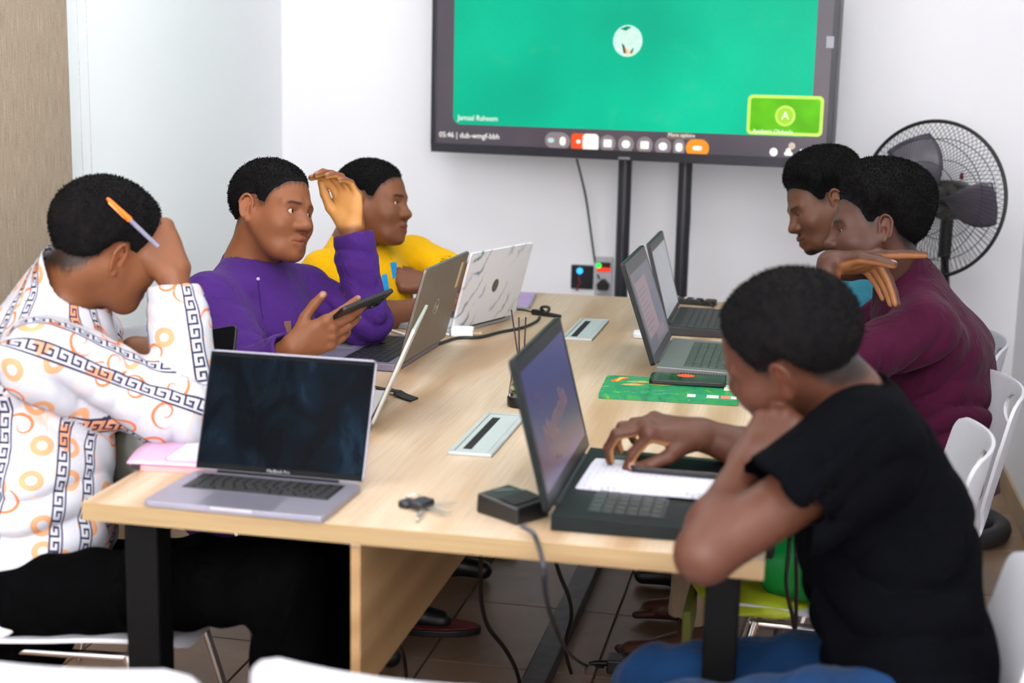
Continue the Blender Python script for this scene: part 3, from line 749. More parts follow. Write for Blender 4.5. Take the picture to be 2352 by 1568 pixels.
t_, lid_, LM_, th_ = laptop('silver-grey laptop with pinkish documents on screen before the person in maroon', hinge_of(a, b), along(b, a), .388, .262, .250, D2R(19), mat('pewter_deck', (128, 128, 128), .35, .5, var=.05), mat('grey_green_keycap', (56, 60, 58), .4, var=.15), mat('pewter_bezel', (84, 82, 84), .35, .3), doc_screen('grey_desktop_screen', (126, 126, 138), 0), th=.028, lth=.011, back=mat('charcoal_lid', (34, 37, 37), .5, 0, .2), bez=(.016, .030, .026), wedge=.008, keyspan=(.10, .90, .24, .66), pad=(.38, .64, .70, .97))
for (x0, y0, x1, y1, c) in ((-.15, .06, .05, .195, (176, 152, 160)), (.06, .07, .14, .15, (112, 116, 140)), (-.04, .035, .12, .058, (156, 138, 150))):
    MB().box((x0, y0, .0009), (x1, y1, .0011), LM_).build('window_panel', doc_screen('panel_%d' % int(c[0]), c, 5), lid_)
for k in range(9):
    MB().box((-.14, .075+.012*k, .0011), (-.14+.08+.09*((k*37) % 10)/10, .078+.012*k, .0012), LM_).build('text_line', doc_screen('text_line_mauve', (146, 122, 134), 9), lid_)
vt = MB()
for k in range(16): vt.box((-.1945, -.06-.0068*k, .007), (-.1935, -.0565-.0068*k, .017))
vt.build('side_vents', M_BLACK_PL, t_)
a, b = (-.352, 4.185), (-.350, 3.815)
laptop('black laptop with a pale blank screen before the person in teal', hinge_of(a, b), along(b, a), .365, .250, .230, D2R(15), mat('soft_black_shell', (38, 37, 40), .5, var=.1), mat('charcoal_keycap', (44, 42, 45), .45, var=.1), mat('charcoal_bezel', (58, 58, 60), .4), doc_screen('pale_grey_screen', (196, 200, 208), 3), th=.024, lth=.009, bez=(.014, .022, .020), wedge=.006)
# ------------------------------------------------------------------ things on the table
def phone(label, M, w=.075, h=.158, th=.0085, screenm=None, body=None, cams=False, name='smartphone'):
    t = thing(name, label, 'phone', (0, 0, 0)); t.matrix_world = M
    MB().prism(rrect(w, h, .011, 5), 0, th).build('body', body or M_BLACK_PL, t, bevel=.0018)
    MB().prism(rrect(w-.005, h-.005, .009, 5), th+.0001, th+.0006).build('screen', screenm or mat('phone_glass', (8, 9, 12), .08), t)
    if cams:
        MB().prism(rrect(.032, .036, .007, 4, -w/2+.023, h/2-.026), -.0022, -.0001).build('camera_island', mat('camera_island', (22, 22, 26), .15), t, bevel=.001)
        for dx, dy in ((-.008, .009), (.008, .0), (-.008, -.009)):
            MB().lathe([(0, -.0034), (.0058, -.0034), (.0058, -.0023), (0, -.0023)], 16, Matrix.Translation((-w/2+.023+dx, h/2-.026+dy, 0))).build('lens', mat('lens_glass', (10, 12, 18), .05), t)
    return t
def frame(o, x, z):
    """matrix with columns x, y = z cross x, z"""
    z = nrm(z); x = nrm(np.asarray(x)-z*np.dot(x, z)); y = np.cross(z, x)
    return Matrix(((x[0], y[0], z[0], o[0]), (x[1], y[1], z[1], o[1]), (x[2], y[2], z[2], o[2]), (0, 0, 0, 1)))
UPZ = np.array([0, 0, 1.0])
def on_table(x, y, rot, dz=0.0): return Matrix.Translation((x, y, TT+.0004+dz))@Matrix.Rotation(rot, 4, 'Z')

# green notebook and the phone on it
def green_cover():
    t = NT('jungle_print_cover'); co = t.coord((1, 1, 1))
    n = t.noise(co, 18, 6, .65, 1.5); n2 = t.noise(t.coord((1, 2.5, 1)), 34, 4, .6, 2)
    c = t.ramp(n, [(.30, lin((0, 92, 60))), (.46, lin((10, 138, 92))), (.60, lin((44, 150, 66))), (.78, lin((150, 196, 60)))])
    c = t.mix(t.ramp(n2, [(.66, (0, 0, 0)), (.74, (1, 1, 1))]), c, lin((214, 190, 120)))
    t.l(c, t.b.inputs['Base Color']); t.b.inputs['Roughness'].default_value = .22; return t.m
nb = thing('notebook', 'glossy green notebook with jungle print lying by the right edge', 'notebook', (-.275, 3.105, TT+.0004), D2R(2.5))
MB().prism(rrect(.302, .206, .012, 4), .0085, .0098).build('front_cover', green_cover(), nb)
MB().prism(rrect(.302, .206, .012, 4), 0, .001).build('back_cover', MATS['jungle_print_cover'], nb)
MB().box((-.148, -.1005, .0011), (.148, .100, .0084)).build('pages', mat('page_block', (226, 226, 214), .7, var=.06, vscale=200), nb)
MB().box((-.150, -.1032, .0002), (.150, -.1008, .0096)).build('spine', MATS['jungle_print_cover'], nb)
M_RIB = mat('ribbon_orange', (228, 92, 36), .4)
MB().prism([(-.132, .030), (-.118, .034), (-.112, .058), (-.098, .076), (-.104, .090), (-.120, .086), (-.128, .064), (-.138, .046)], .0099, .0102).build('printed_ribbon', M_RIB, nb)
MB().prism([(-.127, .037), (-.121, .039), (-.114, .066), (-.107, .080), (-.113, .083), (-.121, .070)], .0103, .0105).build('printed_ribbon', mat('ribbon_yellow', (236, 200, 60), .4), nb)
for k, (x, w, c) in enumerate(((.040, .018, (226, 232, 220)), (.062, .016, (30, 140, 90)), (.082, .026, (226, 232, 226)), (.112, .020, (224, 120, 110)), (.134, .012, (230, 234, 226)))):
    MB().box((x, -.083, .0099), (x+w, -.056, .0102)).build('printed_panel', mat('cover_panel_%d' % k, c, .35, var=.15, vscale=160), nb)
MB().box((.118, .0, .0099), (.146, .06, .0102)).build('printed_panel', mat('cover_panel_pale', (214, 220, 204), .35, var=.15, vscale=160), nb)
for x, y in ((-.085, .012), (-.072, .044), (-.02, .03)):
    MB().prism([(x-.03, y-.004), (x-.01, y-.010), (x+.012, y-.008), (x+.03, y+.002), (x+.008, y+.012), (x-.012, y+.008)], .0099, .0101).build('printed_leaf', mat('leaf_gold', (196, 160, 84), .35, var=.4, vscale=120), nb)
def call_screen():
    t = NT('phone_green_call_screen'); co = t.coord((1, 1, 1)); n = t.noise(co, 22, 2)
    c = t.ramp(n, [(.35, lin((4, 66, 44))), (.6, lin((6, 96, 56))), (.75, lin((70, 130, 70)))])
    t.l(c, t.b.inputs['Emission Color']); t.b.inputs['Emission Strength'].default_value = .65; t.b.inputs['Base Color'].default_value = (.01, .01, .01, 1); t.b.inputs['Roughness'].default_value = .08; return t.m
ph = phone('black phone with green screen and orange disc, lying on the green notebook', on_table(-.242, 3.172, D2R(92), .0108), .082, .172, .010, call_screen())
MB().lathe([(0, .0109), (.0155, .0109), (.0155, .0112), (0, .0112)], 24, Matrix.Translation((.018, .006, 0))@Matrix.Scale(1.3, 4, (0, 1, 0))).build('screen_disc', emis('phone_orange', (255, 92, 40), 1.0), ph)

# open paper pad and phone on the black laptop
pad = thing('paper_pad', 'white handwritten paper pad lying across the black laptop keyboard', 'notepad', (-.225, 2.292, TT+.0252), D2R(-1))
def paper_mat(name, rgb=(206, 206, 216), ink=(120, 120, 160)):
    t = NT(name); co = t.coord((1, 1, 1)); l1 = t.n('ShaderNodeTexWave'); l1.bands_direction = 'X'
    t.l(co, l1.inputs['Vector']); l1.inputs['Scale'].default_value = 32
    n = t.noise(t.coord((1, 5, 1)), 90, 4, .7)
    f = t.math('MULTIPLY', t.math('GREATER_THAN', l1.outputs['Fac'], .62), t.math('GREATER_THAN', n, .56))
    t.l(t.mix(t.math('MULTIPLY', f, .55), lin(rgb), lin(ink)), t.b.inputs['Base Color']); t.b.inputs['Roughness'].default_value = .75; return t.m
mp_ = paper_mat('handwritten_paper')
mb = MB()
for k in range(5):
    mb.prism(rrect(.235-.0015*k, .165-.001*k, .004, 2, .0008*k, .0006*k), .0006+.0018*k, .0022+.0018*k)
mb.build('sheets', mp_, pad)
phone('black phone being tapped, lying on the white paper pad', on_table(-.182, 2.338, D2R(88), .0360), .078, .168, .0095, mat('phone_dark_glass', (7, 7, 10), .55, 0, .04, var=.5, vscale=80))

# pink folder and its pages
pk = thing('pink_folder', 'pink booklet folder with a white page panel at the left table edge', 'folder', (-1.040, 2.325, TT+.0004), D2R(5))
mb = MB(); V = []; F = []; nx, ny = 14, 12
for j in range(ny):
    for i in range(nx):
        x = -.098+.205*i/(nx-1); y = -.120+.255*j/(ny-1)
        lift = .055*max(0, (j/(ny-1)-.55)/.45)**2*max(0, 1-(i/(nx-1))/.42)**1.2
        bulge = -.018*math.sin(math.pi*min(1, j/(ny-1)))*(1-i/(nx-1)) if i < 3 else 0
        V.append((x+bulge, y, .0115+lift))
for j in range(ny-1):
    for i in range(nx-1): F.append((j*nx+i, j*nx+i+1, (j+1)*nx+i+1, (j+1)*nx+i))
o = MB().add(V, F).build('cover', mat('pink_card', (208, 164, 194), .55, var=.06, vscale=12), pk, smooth=True); md = o.modifiers.new('s', 'SOLIDIFY'); md.thickness = .002
MB().prism(rrect(.2, .235, .012, 4, .004, -.002), .0, .0098).build('page_block', mat('pink_page_edge', (214, 150, 154), .6, var=.1), pk)
MB().prism(rrect(.155, .190, .016, 5, .034, .0), .0132, .0138).build('label_outline', mat('magenta_print', (226, 110, 172), .5), pk)
MB().prism(rrect(.150, .185, .014, 5, .034, .0), .0139, .0143).build('white_panel', paper_mat('printed_form', (206, 204, 207), (160, 156, 166)), pk)
MB().box((-.090, -.1245, .002), (-.074, -.119, .0105)).build('black_clip', M_BLACK_PL, pk)

# olive bag on the lap side of the table
bag = thing('shoulder_bag', 'dark olive glossy bag with metal zips beside the patterned shirt', 'bag', (-1.205, 2.46, .60))
mb = MB(); mb.prism(rrect(.16, .24, .05, 5), 0, .19, top=rrect(.10, .20, .045, 5))
o = mb.build('body', mat('olive_patent', (44, 44, 36), .22, var=.3, vscale=14), bag, smooth=True, bevel=.018, seg=4)
for pts in ([(.03, -.124, .05), (.05, -.118, .10), (.062, -.112, .14)], [(.03, -.126, .05), (.07, -.114, .06), (.086, -.09, .075)]):
    MB().tube(pts, .0022, 6).build('zip', M_CHROME, bag, smooth=True)
MB().tube(spline([(-.02, -.06, .19), (-.03, -.03, .25), (-.03, .04, .25), (-.02, .07, .19)]), .008, 8).build('strap', mat('black_leather', (16, 16, 16), .4), bag, smooth=True)

# reed diffuser
q = onz(1192, 937, TT)
df = thing('reed_diffuser', 'clear glass reed diffuser bottle with three dark sticks', 'diffuser', (q[0], q[1]+.022, TT+.0004))
MB().lathe([(0, .0), (.028, .0), (.030, .004), (.030, .019), (.0285, .022), (0, .022)], 28).build('base_ring', mat('black_base', (12, 12, 13), .3), df, smooth=True, auto=.6)
MB().lathe([(.0, .0225), (.0275, .0225), (.0275, .03), (.022, .07), (.0165, .090), (.0165, .098), (.0145, .098), (.0145, .090), (.020, .07), (.0255, .03), (.0, .027)], 28).build('bottle', glass('clear_glass', (248, 250, 248)), df, smooth=True, auto=.8)
MB().lathe([(.0, .0275), (.024, .0285), (.0225, .046), (.0, .046)], 24).build('oil', glass('pale_oil', (240, 232, 200)), df, smooth=True, auto=.6)
m = MB()
for rr, zz in ((.0180, .088), (.0180, .0935)): m.tube([(rr*math.cos(a), rr*math.sin(a), zz) for a in np.linspace(0, 2*math.pi, 25)], .0022, 6, caps=False)
m.build('neck_ring', mat('neck_grey', (150, 150, 145), .4), df, smooth=True)
for x0, x1, y1, h in ((.004, -.024, -.006, .205), (-.004, -.010, .006, .188), (.002, .006, 0, .190)):
    MB().tube([(x0, 0, .03), (x1, y1, h)], .0017, 8).build('reed', mat('dark_reed', (46, 36, 38), .7), df, smooth=True, auto=.8)

# battery charger with its lead
cg = thing('battery_charger', 'black camera battery charger with a thick lead by the table edge', 'charger', (-.430, 2.128, TT+.0004), D2R(-34))
MB().add([(-.047, -.036, 0), (.047, -.036, 0), (.047, .036, 0), (-.047, .036, 0), (-.046, -.035, .032), (.046, -.035, .026), (.046, .035, .030), (-.046, .035, .034)],
         [(0,3,2,1),(4,5,6,7),(0,1,5,4),(1,2,6,5),(2,3,7,6),(3,0,4,7)]).build('case', mat('charger_black', (18, 18, 19), .32, var=.1), cg, bevel=.003)
MB().add([(-.002, -.030, .0312), (.034, -.030, .0288), (.034, .030, .0316), (-.002, .030, .0345), (-.002, -.030, .0318), (.034, -.030, .0294), (.034, .030, .0322), (-.002, .030, .0351)],
         [(0,3,2,1),(4,5,6,7),(0,1,5,4),(1,2,6,5),(2,3,7,6),(3,0,4,7)]).build('battery_slot', mat('slot_black', (5, 5, 6), .5), cg)
me = text_mesh('CANON', .009, .0001, 'CENTER'); o = link('case_lettering', me, mat('print_light', (150, 160, 158), .5), cg); o.location = (-.022, .004, .0345); o.rotation_euler = (0, D2R(3), D2R(70))
ch = P(1196, 1206, 2.145)
e1 = onz(1232, 1238, TT+.006)
pth = [ch, onz(1222, 1222, TT+.010), np.array([e1[0], 2.004, TT+.003]), P(1248, 1300, 2.03), P(1256, 1380, 2.15), P(1280, 1450, 2.5), P(1308, 1500, 3.0), onz(1345, 1527, .008), onz(1385, 1531, .01)]
fixed_cable('charger_lead', pth, .0038, mat('charger_lead_grey', (40, 40, 48), .35), 'grey-black lead draped from the battery charger over the table edge')
# keys
kq = onz(968, 1168, TT)
ky = thing('key_bunch', 'bunch of keys with a black car-key fob', 'keys', (kq[0], kq[1], TT+.0004), D2R(-25))
MB().prism(rrect(.030, .040, .008, 4), .004, .015).build('fob', mat('fob_black', (20, 22, 30), .35), ky, bevel=.003)
MB().prism(rrect(.022, .03, .007, 3, -.024, -.006), .0, .011).build('fob', MATS['fob_black'], ky, bevel=.003)
M_KEY = mat('key_metal', (196, 196, 190), .25, .9)
for (x0, y0, x1, y1, w) in ((.016, -.016, .044, -.062, .004), (.015, .004, .060, .000, .0025), (.015, -.004, .062, -.016, .0025), (.010, .018, .032, .050, .003)):
    v = nrm((x1-x0, y1-y0, 0)); p = np.array((-v[1], v[0], 0))*w
    MB().prism([(x0+p[0], y0+p[1]), (x0-p[0], y0-p[1]), (x1-p[0]*.6, y1-p[1]*.6), (x1+p[0]*.6, y1+p[1]*.6)], .005, .0075).build('key_blade', M_KEY, ky, bevel=.0006)
MB().tube([(-.030+.014*math.cos(a), .012+.014*math.sin(a), .007+.004*math.sin(a)) for a in np.linspace(0, 2*math.pi, 25)], .001, 6, caps=False).build('ring', M_CHROME, ky, smooth=True)

# far end of the table
tabm = emis('lilac_tablet_screen', (184, 156, 214), .62, .12, 9)
tp = thing('tablet', 'tablet with a lilac screen lying at the far table end', 'tablet', (-.905, 4.255, TT+.0004), D2R(7))
MB().prism(rrect(.19, .275, .012, 4), 0, .009).build('body', mat('tablet_grey', (150, 150, 165), .35, .4), tp, bevel=.002)
MB().prism(rrect(.178, .262, .008, 4), .0091, .0096).build('screen', tabm, tp)
wp = thing('plug_adapter', 'white plug adapter lying between the laptops', 'plug', tuple(onz(1062, 772, TT+.0004)), D2R(8))
MB().box((-.030, -.020, 0), (.030, .022, .026)).build('body', mat('white_adapter', (244, 244, 246), .35), wp, bevel=.006, seg=3)
for yy in (-.012, .004, .016):
    MB().box((.0302, yy-.003, .010), (.052, yy+.002, .0145)).build('pin', mat('pin_brass', (214, 190, 150), .3, .7), wp)
fixed_cable('white_cable', [onz(1030, 768, TT+.010), onz(1000, 760, TT+.006), np.array([-.955, 3.60, TT+.004]), np.array([-1.02, 3.585, TT+.004]), onz(880, 752, TT+.006), onz(845, 750, TT+.006)], .003, mat('white_cable', (236, 236, 236), .4), 'white charging cable running behind the grey laptop')
tblz = TT+.0048
fixed_cable('table_cable', [onz(1005, 790, tblz), onz(1050, 776, tblz), onz(1100, 774, tblz), onz(1150, 762, tblz), onz(1200, 752, tblz), onz(1232, 738, tblz), onz(1240, 728, tblz+.01)], .0042, mat('dark_green_cable', (24, 34, 32), .45), 'dark cable snaking across the table to the black connector')
cn = thing('cable_connector', 'black cable connector with knotted cord at mid table', 'connector', tuple(onz(1250, 726, TT+.0004)), D2R(-32))
MB().box((-.045, -.009, 0), (.000, .009, .016)).build('housing', M_BLACK_PL, cn, bevel=.003)
MB().tube([(.0, 0, .008), (.028, -.002, .008), (.060, .004, .007)], .0075, 10, r2=.005).build('strain_relief', M_RUBBER, cn, smooth=True, auto=.8)
MB().tube([(.003+.013*math.cos(a), .006*math.sin(2*a), .0185+.010*math.sin(a)) for a in np.linspace(0, 2*math.pi, 25)], .0045, 8, caps=False).build('knot', M_RUBBER, cn, smooth=True)
fixed_cable('phone_cable', [onz(1188, 711, TT+.012), onz(1203, 712, TT+.008), onz(1222, 716, TT+.008)], .0026, M_RUBBER, 'short black cable from the tablet to the connector')
wb = thing('power_bank', 'white power bank half hidden behind the silver-grey laptop', 'power bank', (-.395, 3.775, TT+.0004), D2R(4))
MB().prism(rrect(.09, .058, .010, 4), 0, .014).build('body', mat('white_matte', (232, 234, 238), .45), wb, bevel=.003)
rc = thing('remote_control', 'black remote control with pale buttons behind the black laptop', 'remote', tuple(onz(1590, 698, TT+.0004)), D2R(80))
MB().prism(rrect(.045, .15, .010, 4), 0, .018).build('body', M_BLACK_PL, rc, bevel=.003)
for i in range(3):
    for j in range(4):
        MB().prism(rrect(.008, .008, .003, 2, -.012+.012*i, -.04+.03*j), .0181, .0198).build('button', mat('pale_button', (214, 196, 206), .4), rc)
fixed_cable('loose_cable', [onz(1608, 700, TT+.012), onz(1612, 690, TT+.035), onz(1622, 694, TT+.02), onz(1640, 705, TT+.006)], .0035, M_RUBBER, 'short looped black cable beside the remote control')
sb = thing('fabric_strap', 'black webbing strap lying behind the pale silver laptop', 'strap', (0, 0, 0))
pts = [onz(862, 888, TT+.006), onz(885, 893, TT+.010), onz(905, 895, TT+.012), onz(925, 906, TT+.006), onz(952, 916, TT+.004)]
V = []; F = []
for i, p in enumerate(spline(pts, 5)):
    w = np.array([-.006, .013, 0]) if i < 12 else np.array([.004, .016, 0]); V += [tuple(p-w), tuple(p+w)]
for i in range(len(V)//2-1): F.append((2*i, 2*i+1, 2*i+3, 2*i+2))
o = MB().add(V, F).build('webbing', mat('black_webbing', (20, 20, 20), .8, bump=.2, bscale=900), sb); md = o.modifiers.new('s', 'SOLIDIFY'); md.thickness = .003
fixed_cable('laptop_lead', [np.array([-.262, 3.248, TT+.012]), onz(1560, 867, TT+.010), onz(1600, 872, TT+.010), onz(1640, 868, TT+.010), onz(1668, 862, TT+.006)], .0038, M_RUBBER, 'black power lead curving from the side of the silver-grey laptop')
fixed_cable('earphone_cord', [onz(1350, 1046, TT+.014), onz(1395, 1040, TT+.006), onz(1440, 1040, TT+.006), onz(1475, 1042, TT+.006)], .0028, M_RUBBER, 'thin black cord lying along the far side of the black laptop')
for k, off in enumerate((0, 1)):
    pts = [onz(1722, 1088-4*off, TT+.006), onz(1750, 1096-5*off, TT+.006), onz(1785, 1108-6*off, TT+.006), np.array([-.026, 2.395+.02*off, TT+.004]), np.array([.0+.01*off, 2.40+.02*off, TT-.03]), P(1812+16*off, 1260, 2.40), P(1806+24*off, 1340, 2.42), P(1822+6*off, 1425, 2.46), P(1826, 1470, 2.5)]
    fixed_cable('hanging_cable', pts, .0036, M_RUBBER, 'black cord hanging over the right table edge, %s one of the pair' % ('the left' if off == 0 else 'the right'), group='pair of hanging black cords')

# ------------------------------------------------------------------ under the table
fixed_cable('hanging_cable', [P(1104, 1278, 2.72), P(1104, 1330, 2.75), P(1106, 1385, 2.8), P(1122, 1440, 2.9), P(1160, 1490, 3.05), P(1186, 1540, 3.2), onz(1200, 1600, .008)], .0048, M_RUBBER, 'thick black cable hanging under the table left of the foot rail')
fixed_cable('hanging_cable', [P(1274, 1282, 2.85), P(1288, 1325, 2.9), P(1308, 1375, 3.0), P(1312, 1420, 3.1), P(1300, 1470, 3.2), P(1302, 1510, 3.3), onz(1312, 1545, .008)], .0045, M_RUBBER, 'black cable hanging under the table beside the steel foot rail')
fixed_cable('hanging_cable', [P(905, 1440, 2.75), P(915, 1470, 2.8), P(926, 1500, 2.9), P(932, 1540, 3.0), onz(934, 1600, .008)], .004, M_RUBBER, 'thin black cable hanging beside the oak centre panel')
ad = thing('power_adapter', 'black laptop power adapter lying on the floor tiles', 'adapter', tuple(onz(1446, 1540, .0005)), D2R(4))
MB().box((-.055, -.028, 0), (.070, .028, .034)).build('body', M_BLACK_PL, ad, bevel=.004)
MB().tube([(-.055, 0, .016), (-.085, 0, .014), (-.10, -.004, .012)], .008, 10, r2=.004).build('strain_relief', M_RUBBER, ad, smooth=True, auto=.8)
# bags on the chair beside the person in black
M_BAGG = mat('green_nylon', (0, 140, 62), .45, var=.25, vscale=9, bump=.2, bscale=60)
gb = thing('green_bag', 'bright green soft bag resting on the chair beside the person in black', 'bag', (.055, 2.66, .478))
mb = MB(); V = []; F = []
for j in range(15):
    t = j/14; zz = .235*t; rr = .125*(1-.55*t**2.2)*(.80+.2*math.sin(math.pi*min(1, t*1.6)))
    for k in range(28):
        a = 2*math.pi*k/28; fold = 1+.05*math.sin(7*a+3*t)+.04*t*math.sin(11*a)
        V.append((rr*1.05*math.cos(a)*fold, rr*.92*math.sin(a)*fold, zz))
for j in range(14):
    for k in range(28): F.append((j*28+k, j*28+(k+1) % 28, (j+1)*28+(k+1) % 28, (j+1)*28+k))
F.append(tuple(range(27, -1, -1))); F.append(tuple(14*28+k for k in range(28)))
MB().add(V, F).build('body', M_BAGG, gb, smooth=True)
MB().tube(spline([(-.03, -.02, .235), (-.045, -.02, .275), (.045, .02, .275), (.03, .02, .235)]), .010, 8).build('handle', M_BAGG, gb, smooth=True)
MB().prism(rrect(.15, .09, .02, 4), -.006, .006, frame((-.105, -.055, .12), (.2, -.6, .1), (-.95, -.3, .1))).build('black_panel', mat('black_nylon', (10, 12, 11), .6), gb)
yb_ = thing('yellow_bag', 'yellow-green fabric bag lying under the green bag', 'bag', (-.055, 2.66, .462))
mb = MB(); V = []; F = []
for j in range(7):
    for k in range(32):
        a = 2*math.pi*k/32; t = j/6; rr = (1-.9*max(0, t-.6)**1.3)*(1 if j else .93)
        V.append(((.125+.01*math.sin(3*a))*rr*math.cos(a), (.17+.012*math.sin(5*a))*rr*math.sin(a), .014*t+.004*math.sin(4*a)*t))
for j in range(6):
    for k in range(32): F.append((j*32+k, j*32+(k+1) % 32, (j+1)*32+(k+1) % 32, (j+1)*32+k))
F.append(tuple(range(31, -1, -1))); F.append(tuple(6*32+k for k in range(32)))
MB().add(V, F).build('body', mat('yellow_green_nylon', (158, 166, 22), .5, var=.15, vscale=14, bump=.2, bscale=70), yb_, smooth=True)
MB().box((-.128, -.15, -.075), (-.112, .02, -.004)).build('side_panel', mat('olive_nylon', (84, 88, 18), .6, var=.15), yb_, bevel=.004)
# ------------------------------------------------------------------ people: signed-distance bodies meshed with surface nets
f32 = np.float32
class RC:      # tapered capsule, optional flat cuts [(point, normal), ...]
    def __init__(s, a, b, ra, rb, cut=None):
        s.a = np.asarray(a, float); s.b = np.asarray(b, float); s.ra = ra; s.rb = rb; s.cut = cut or []
        r = max(ra, rb); s.lo = np.minimum(s.a, s.b)-r; s.hi = np.maximum(s.a, s.b)+r
    def __call__(s, X, Y, Z):
        ba = s.b-s.a; L2 = ba@ba+1e-12
        px, py, pz = X-s.a[0], Y-s.a[1], Z-s.a[2]
        t = np.clip((px*ba[0]+py*ba[1]+pz*ba[2])/L2, 0, 1)
        d = np.sqrt((px-t*ba[0])**2+(py-t*ba[1])**2+(pz-t*ba[2])**2)-(s.ra+t*(s.rb-s.ra))
        for p, n in s.cut: d = np.maximum(d, (X-p[0])*n[0]+(Y-p[1])*n[1]+(Z-p[2])*n[2])
        return d
class FC:      # flattened tapered capsule: wide along w, thin along the third axis
    def __init__(s, a, b, w, ra, rb, flat, cut=None):
        s.a = np.asarray(a, float); s.b = np.asarray(b, float); s.ra = ra; s.rb = rb; s.flat = flat; s.cut = cut or []
        ax = nrm(s.b-s.a); s.w = nrm(np.asarray(w)-ax*np.dot(w, ax)); s.t = np.cross(ax, s.w)
        r = max(ra, rb); s.lo = np.minimum(s.a, s.b)-r; s.hi = np.maximum(s.a, s.b)+r
    def __call__(s, X, Y, Z):
        ba = s.b-s.a; L2 = ba@ba+1e-12
        px, py, pz = X-s.a[0], Y-s.a[1], Z-s.a[2]
        t = np.clip((px*ba[0]+py*ba[1]+pz*ba[2])/L2, 0, 1)
        qx, qy, qz = px-t*ba[0], py-t*ba[1], pz-t*ba[2]
        th = qx*s.t[0]+qy*s.t[1]+qz*s.t[2]
        k = 1/s.flat**2-1
        l0 = np.sqrt(qx*qx+qy*qy+qz*qz+k*th*th)
        r = s.ra+t*(s.rb-s.ra)
        d = (l0-r)*(s.flat+(1-s.flat)*np.clip(1-np.abs(th)/(l0*s.flat+1e-6), 0, 1))
        for p, n in s.cut: d = np.maximum(d, (X-p[0])*n[0]+(Y-p[1])*n[1]+(Z-p[2])*n[2])
        return d
class EL:      # ellipsoid with axes = columns of R
    def __init__(s, c, R, r, cut=None):
        s.c = np.asarray(c, float); s.R = np.asarray(R, float); s.r = np.asarray(r, float); s.cut = cut or []
        e = np.sqrt(((s.R*s.r[None, :])**2).sum(1)); s.lo = s.c-e; s.hi = s.c+e
    def __call__(s, X, Y, Z):
        px, py, pz = X-s.c[0], Y-s.c[1], Z-s.c[2]
        k0 = 0; k1 = 0
        for i in range(3):
            q = (px*s.R[0, i]+py*s.R[1, i]+pz*s.R[2, i])
            k0 = k0+(q/s.r[i])**2; k1 = k1+(q/s.r[i]**2)**2
        k0 = np.sqrt(k0); k1 = np.sqrt(k1)
        d = k0*(k0-1)/(k1+1e-9)
        for p, n in s.cut: d = np.maximum(d, (X-p[0])*n[0]+(Y-p[1])*n[1]+(Z-p[2])*n[2])
        return d
class Field:
    def __init__(s, ax):
        s.ax = [np.asarray(a, f32) for a in ax]; s.D = np.full([len(a) for a in ax], .06, f32)
    def sl(s, p, m):
        return tuple(slice(max(0, int(np.searchsorted(a, l-m))-1), int(np.searchsorted(a, h+m))+1) for a, l, h in zip(s.ax, p.lo, p.hi))
    def grid(s, sl):
        return (s.ax[0][sl[0]][:, None, None], s.ax[1][sl[1]][None, :, None], s.ax[2][sl[2]][None, None, :])
    def add(s, p, k=.01, mg=.012):
        sl = s.sl(p, k+mg)
        if any(q.stop <= q.start for q in sl): return
        d = p(*s.grid(sl)).astype(f32); a = s.D[sl]
        h = np.clip(.5+.5*(d-a)/k, 0, 1); s.D[sl] = d+(a-d)*h-k*h*(1-h)
    def sub(s, p, k=.005):
        sl = s.sl(p, k+.004)
        if any(q.stop <= q.start for q in sl): return
        d = -p(*s.grid(sl)).astype(f32); a = s.D[sl]
        h = np.clip(.5-.5*(d-a)/k, 0, 1); s.D[sl] = d+(a-d)*h+k*h*(1-h)
    def disp(s, fn, band=.02):
        I = np.nonzero(np.abs(s.D) < band)
        p = np.stack([s.ax[i][I[i]] for i in range(3)], 1).astype(float)
        s.D[I] += fn(p).astype(f32)
def axes(lo, hi, fine, hf, hc):
    out = []
    for i in range(3):
        v = [lo[i]]
        while v[-1] < hi[i]:
            x = v[-1]; inf = any(a[i] <= x <= b[i] for a, b in fine)
            nxt = x+(hf if inf else hc)
            if not inf:
                for a, b in fine:
                    if x < a[i] < nxt: nxt = a[i]+1e-5
            v.append(nxt)
        out.append(np.array(v))
    return out
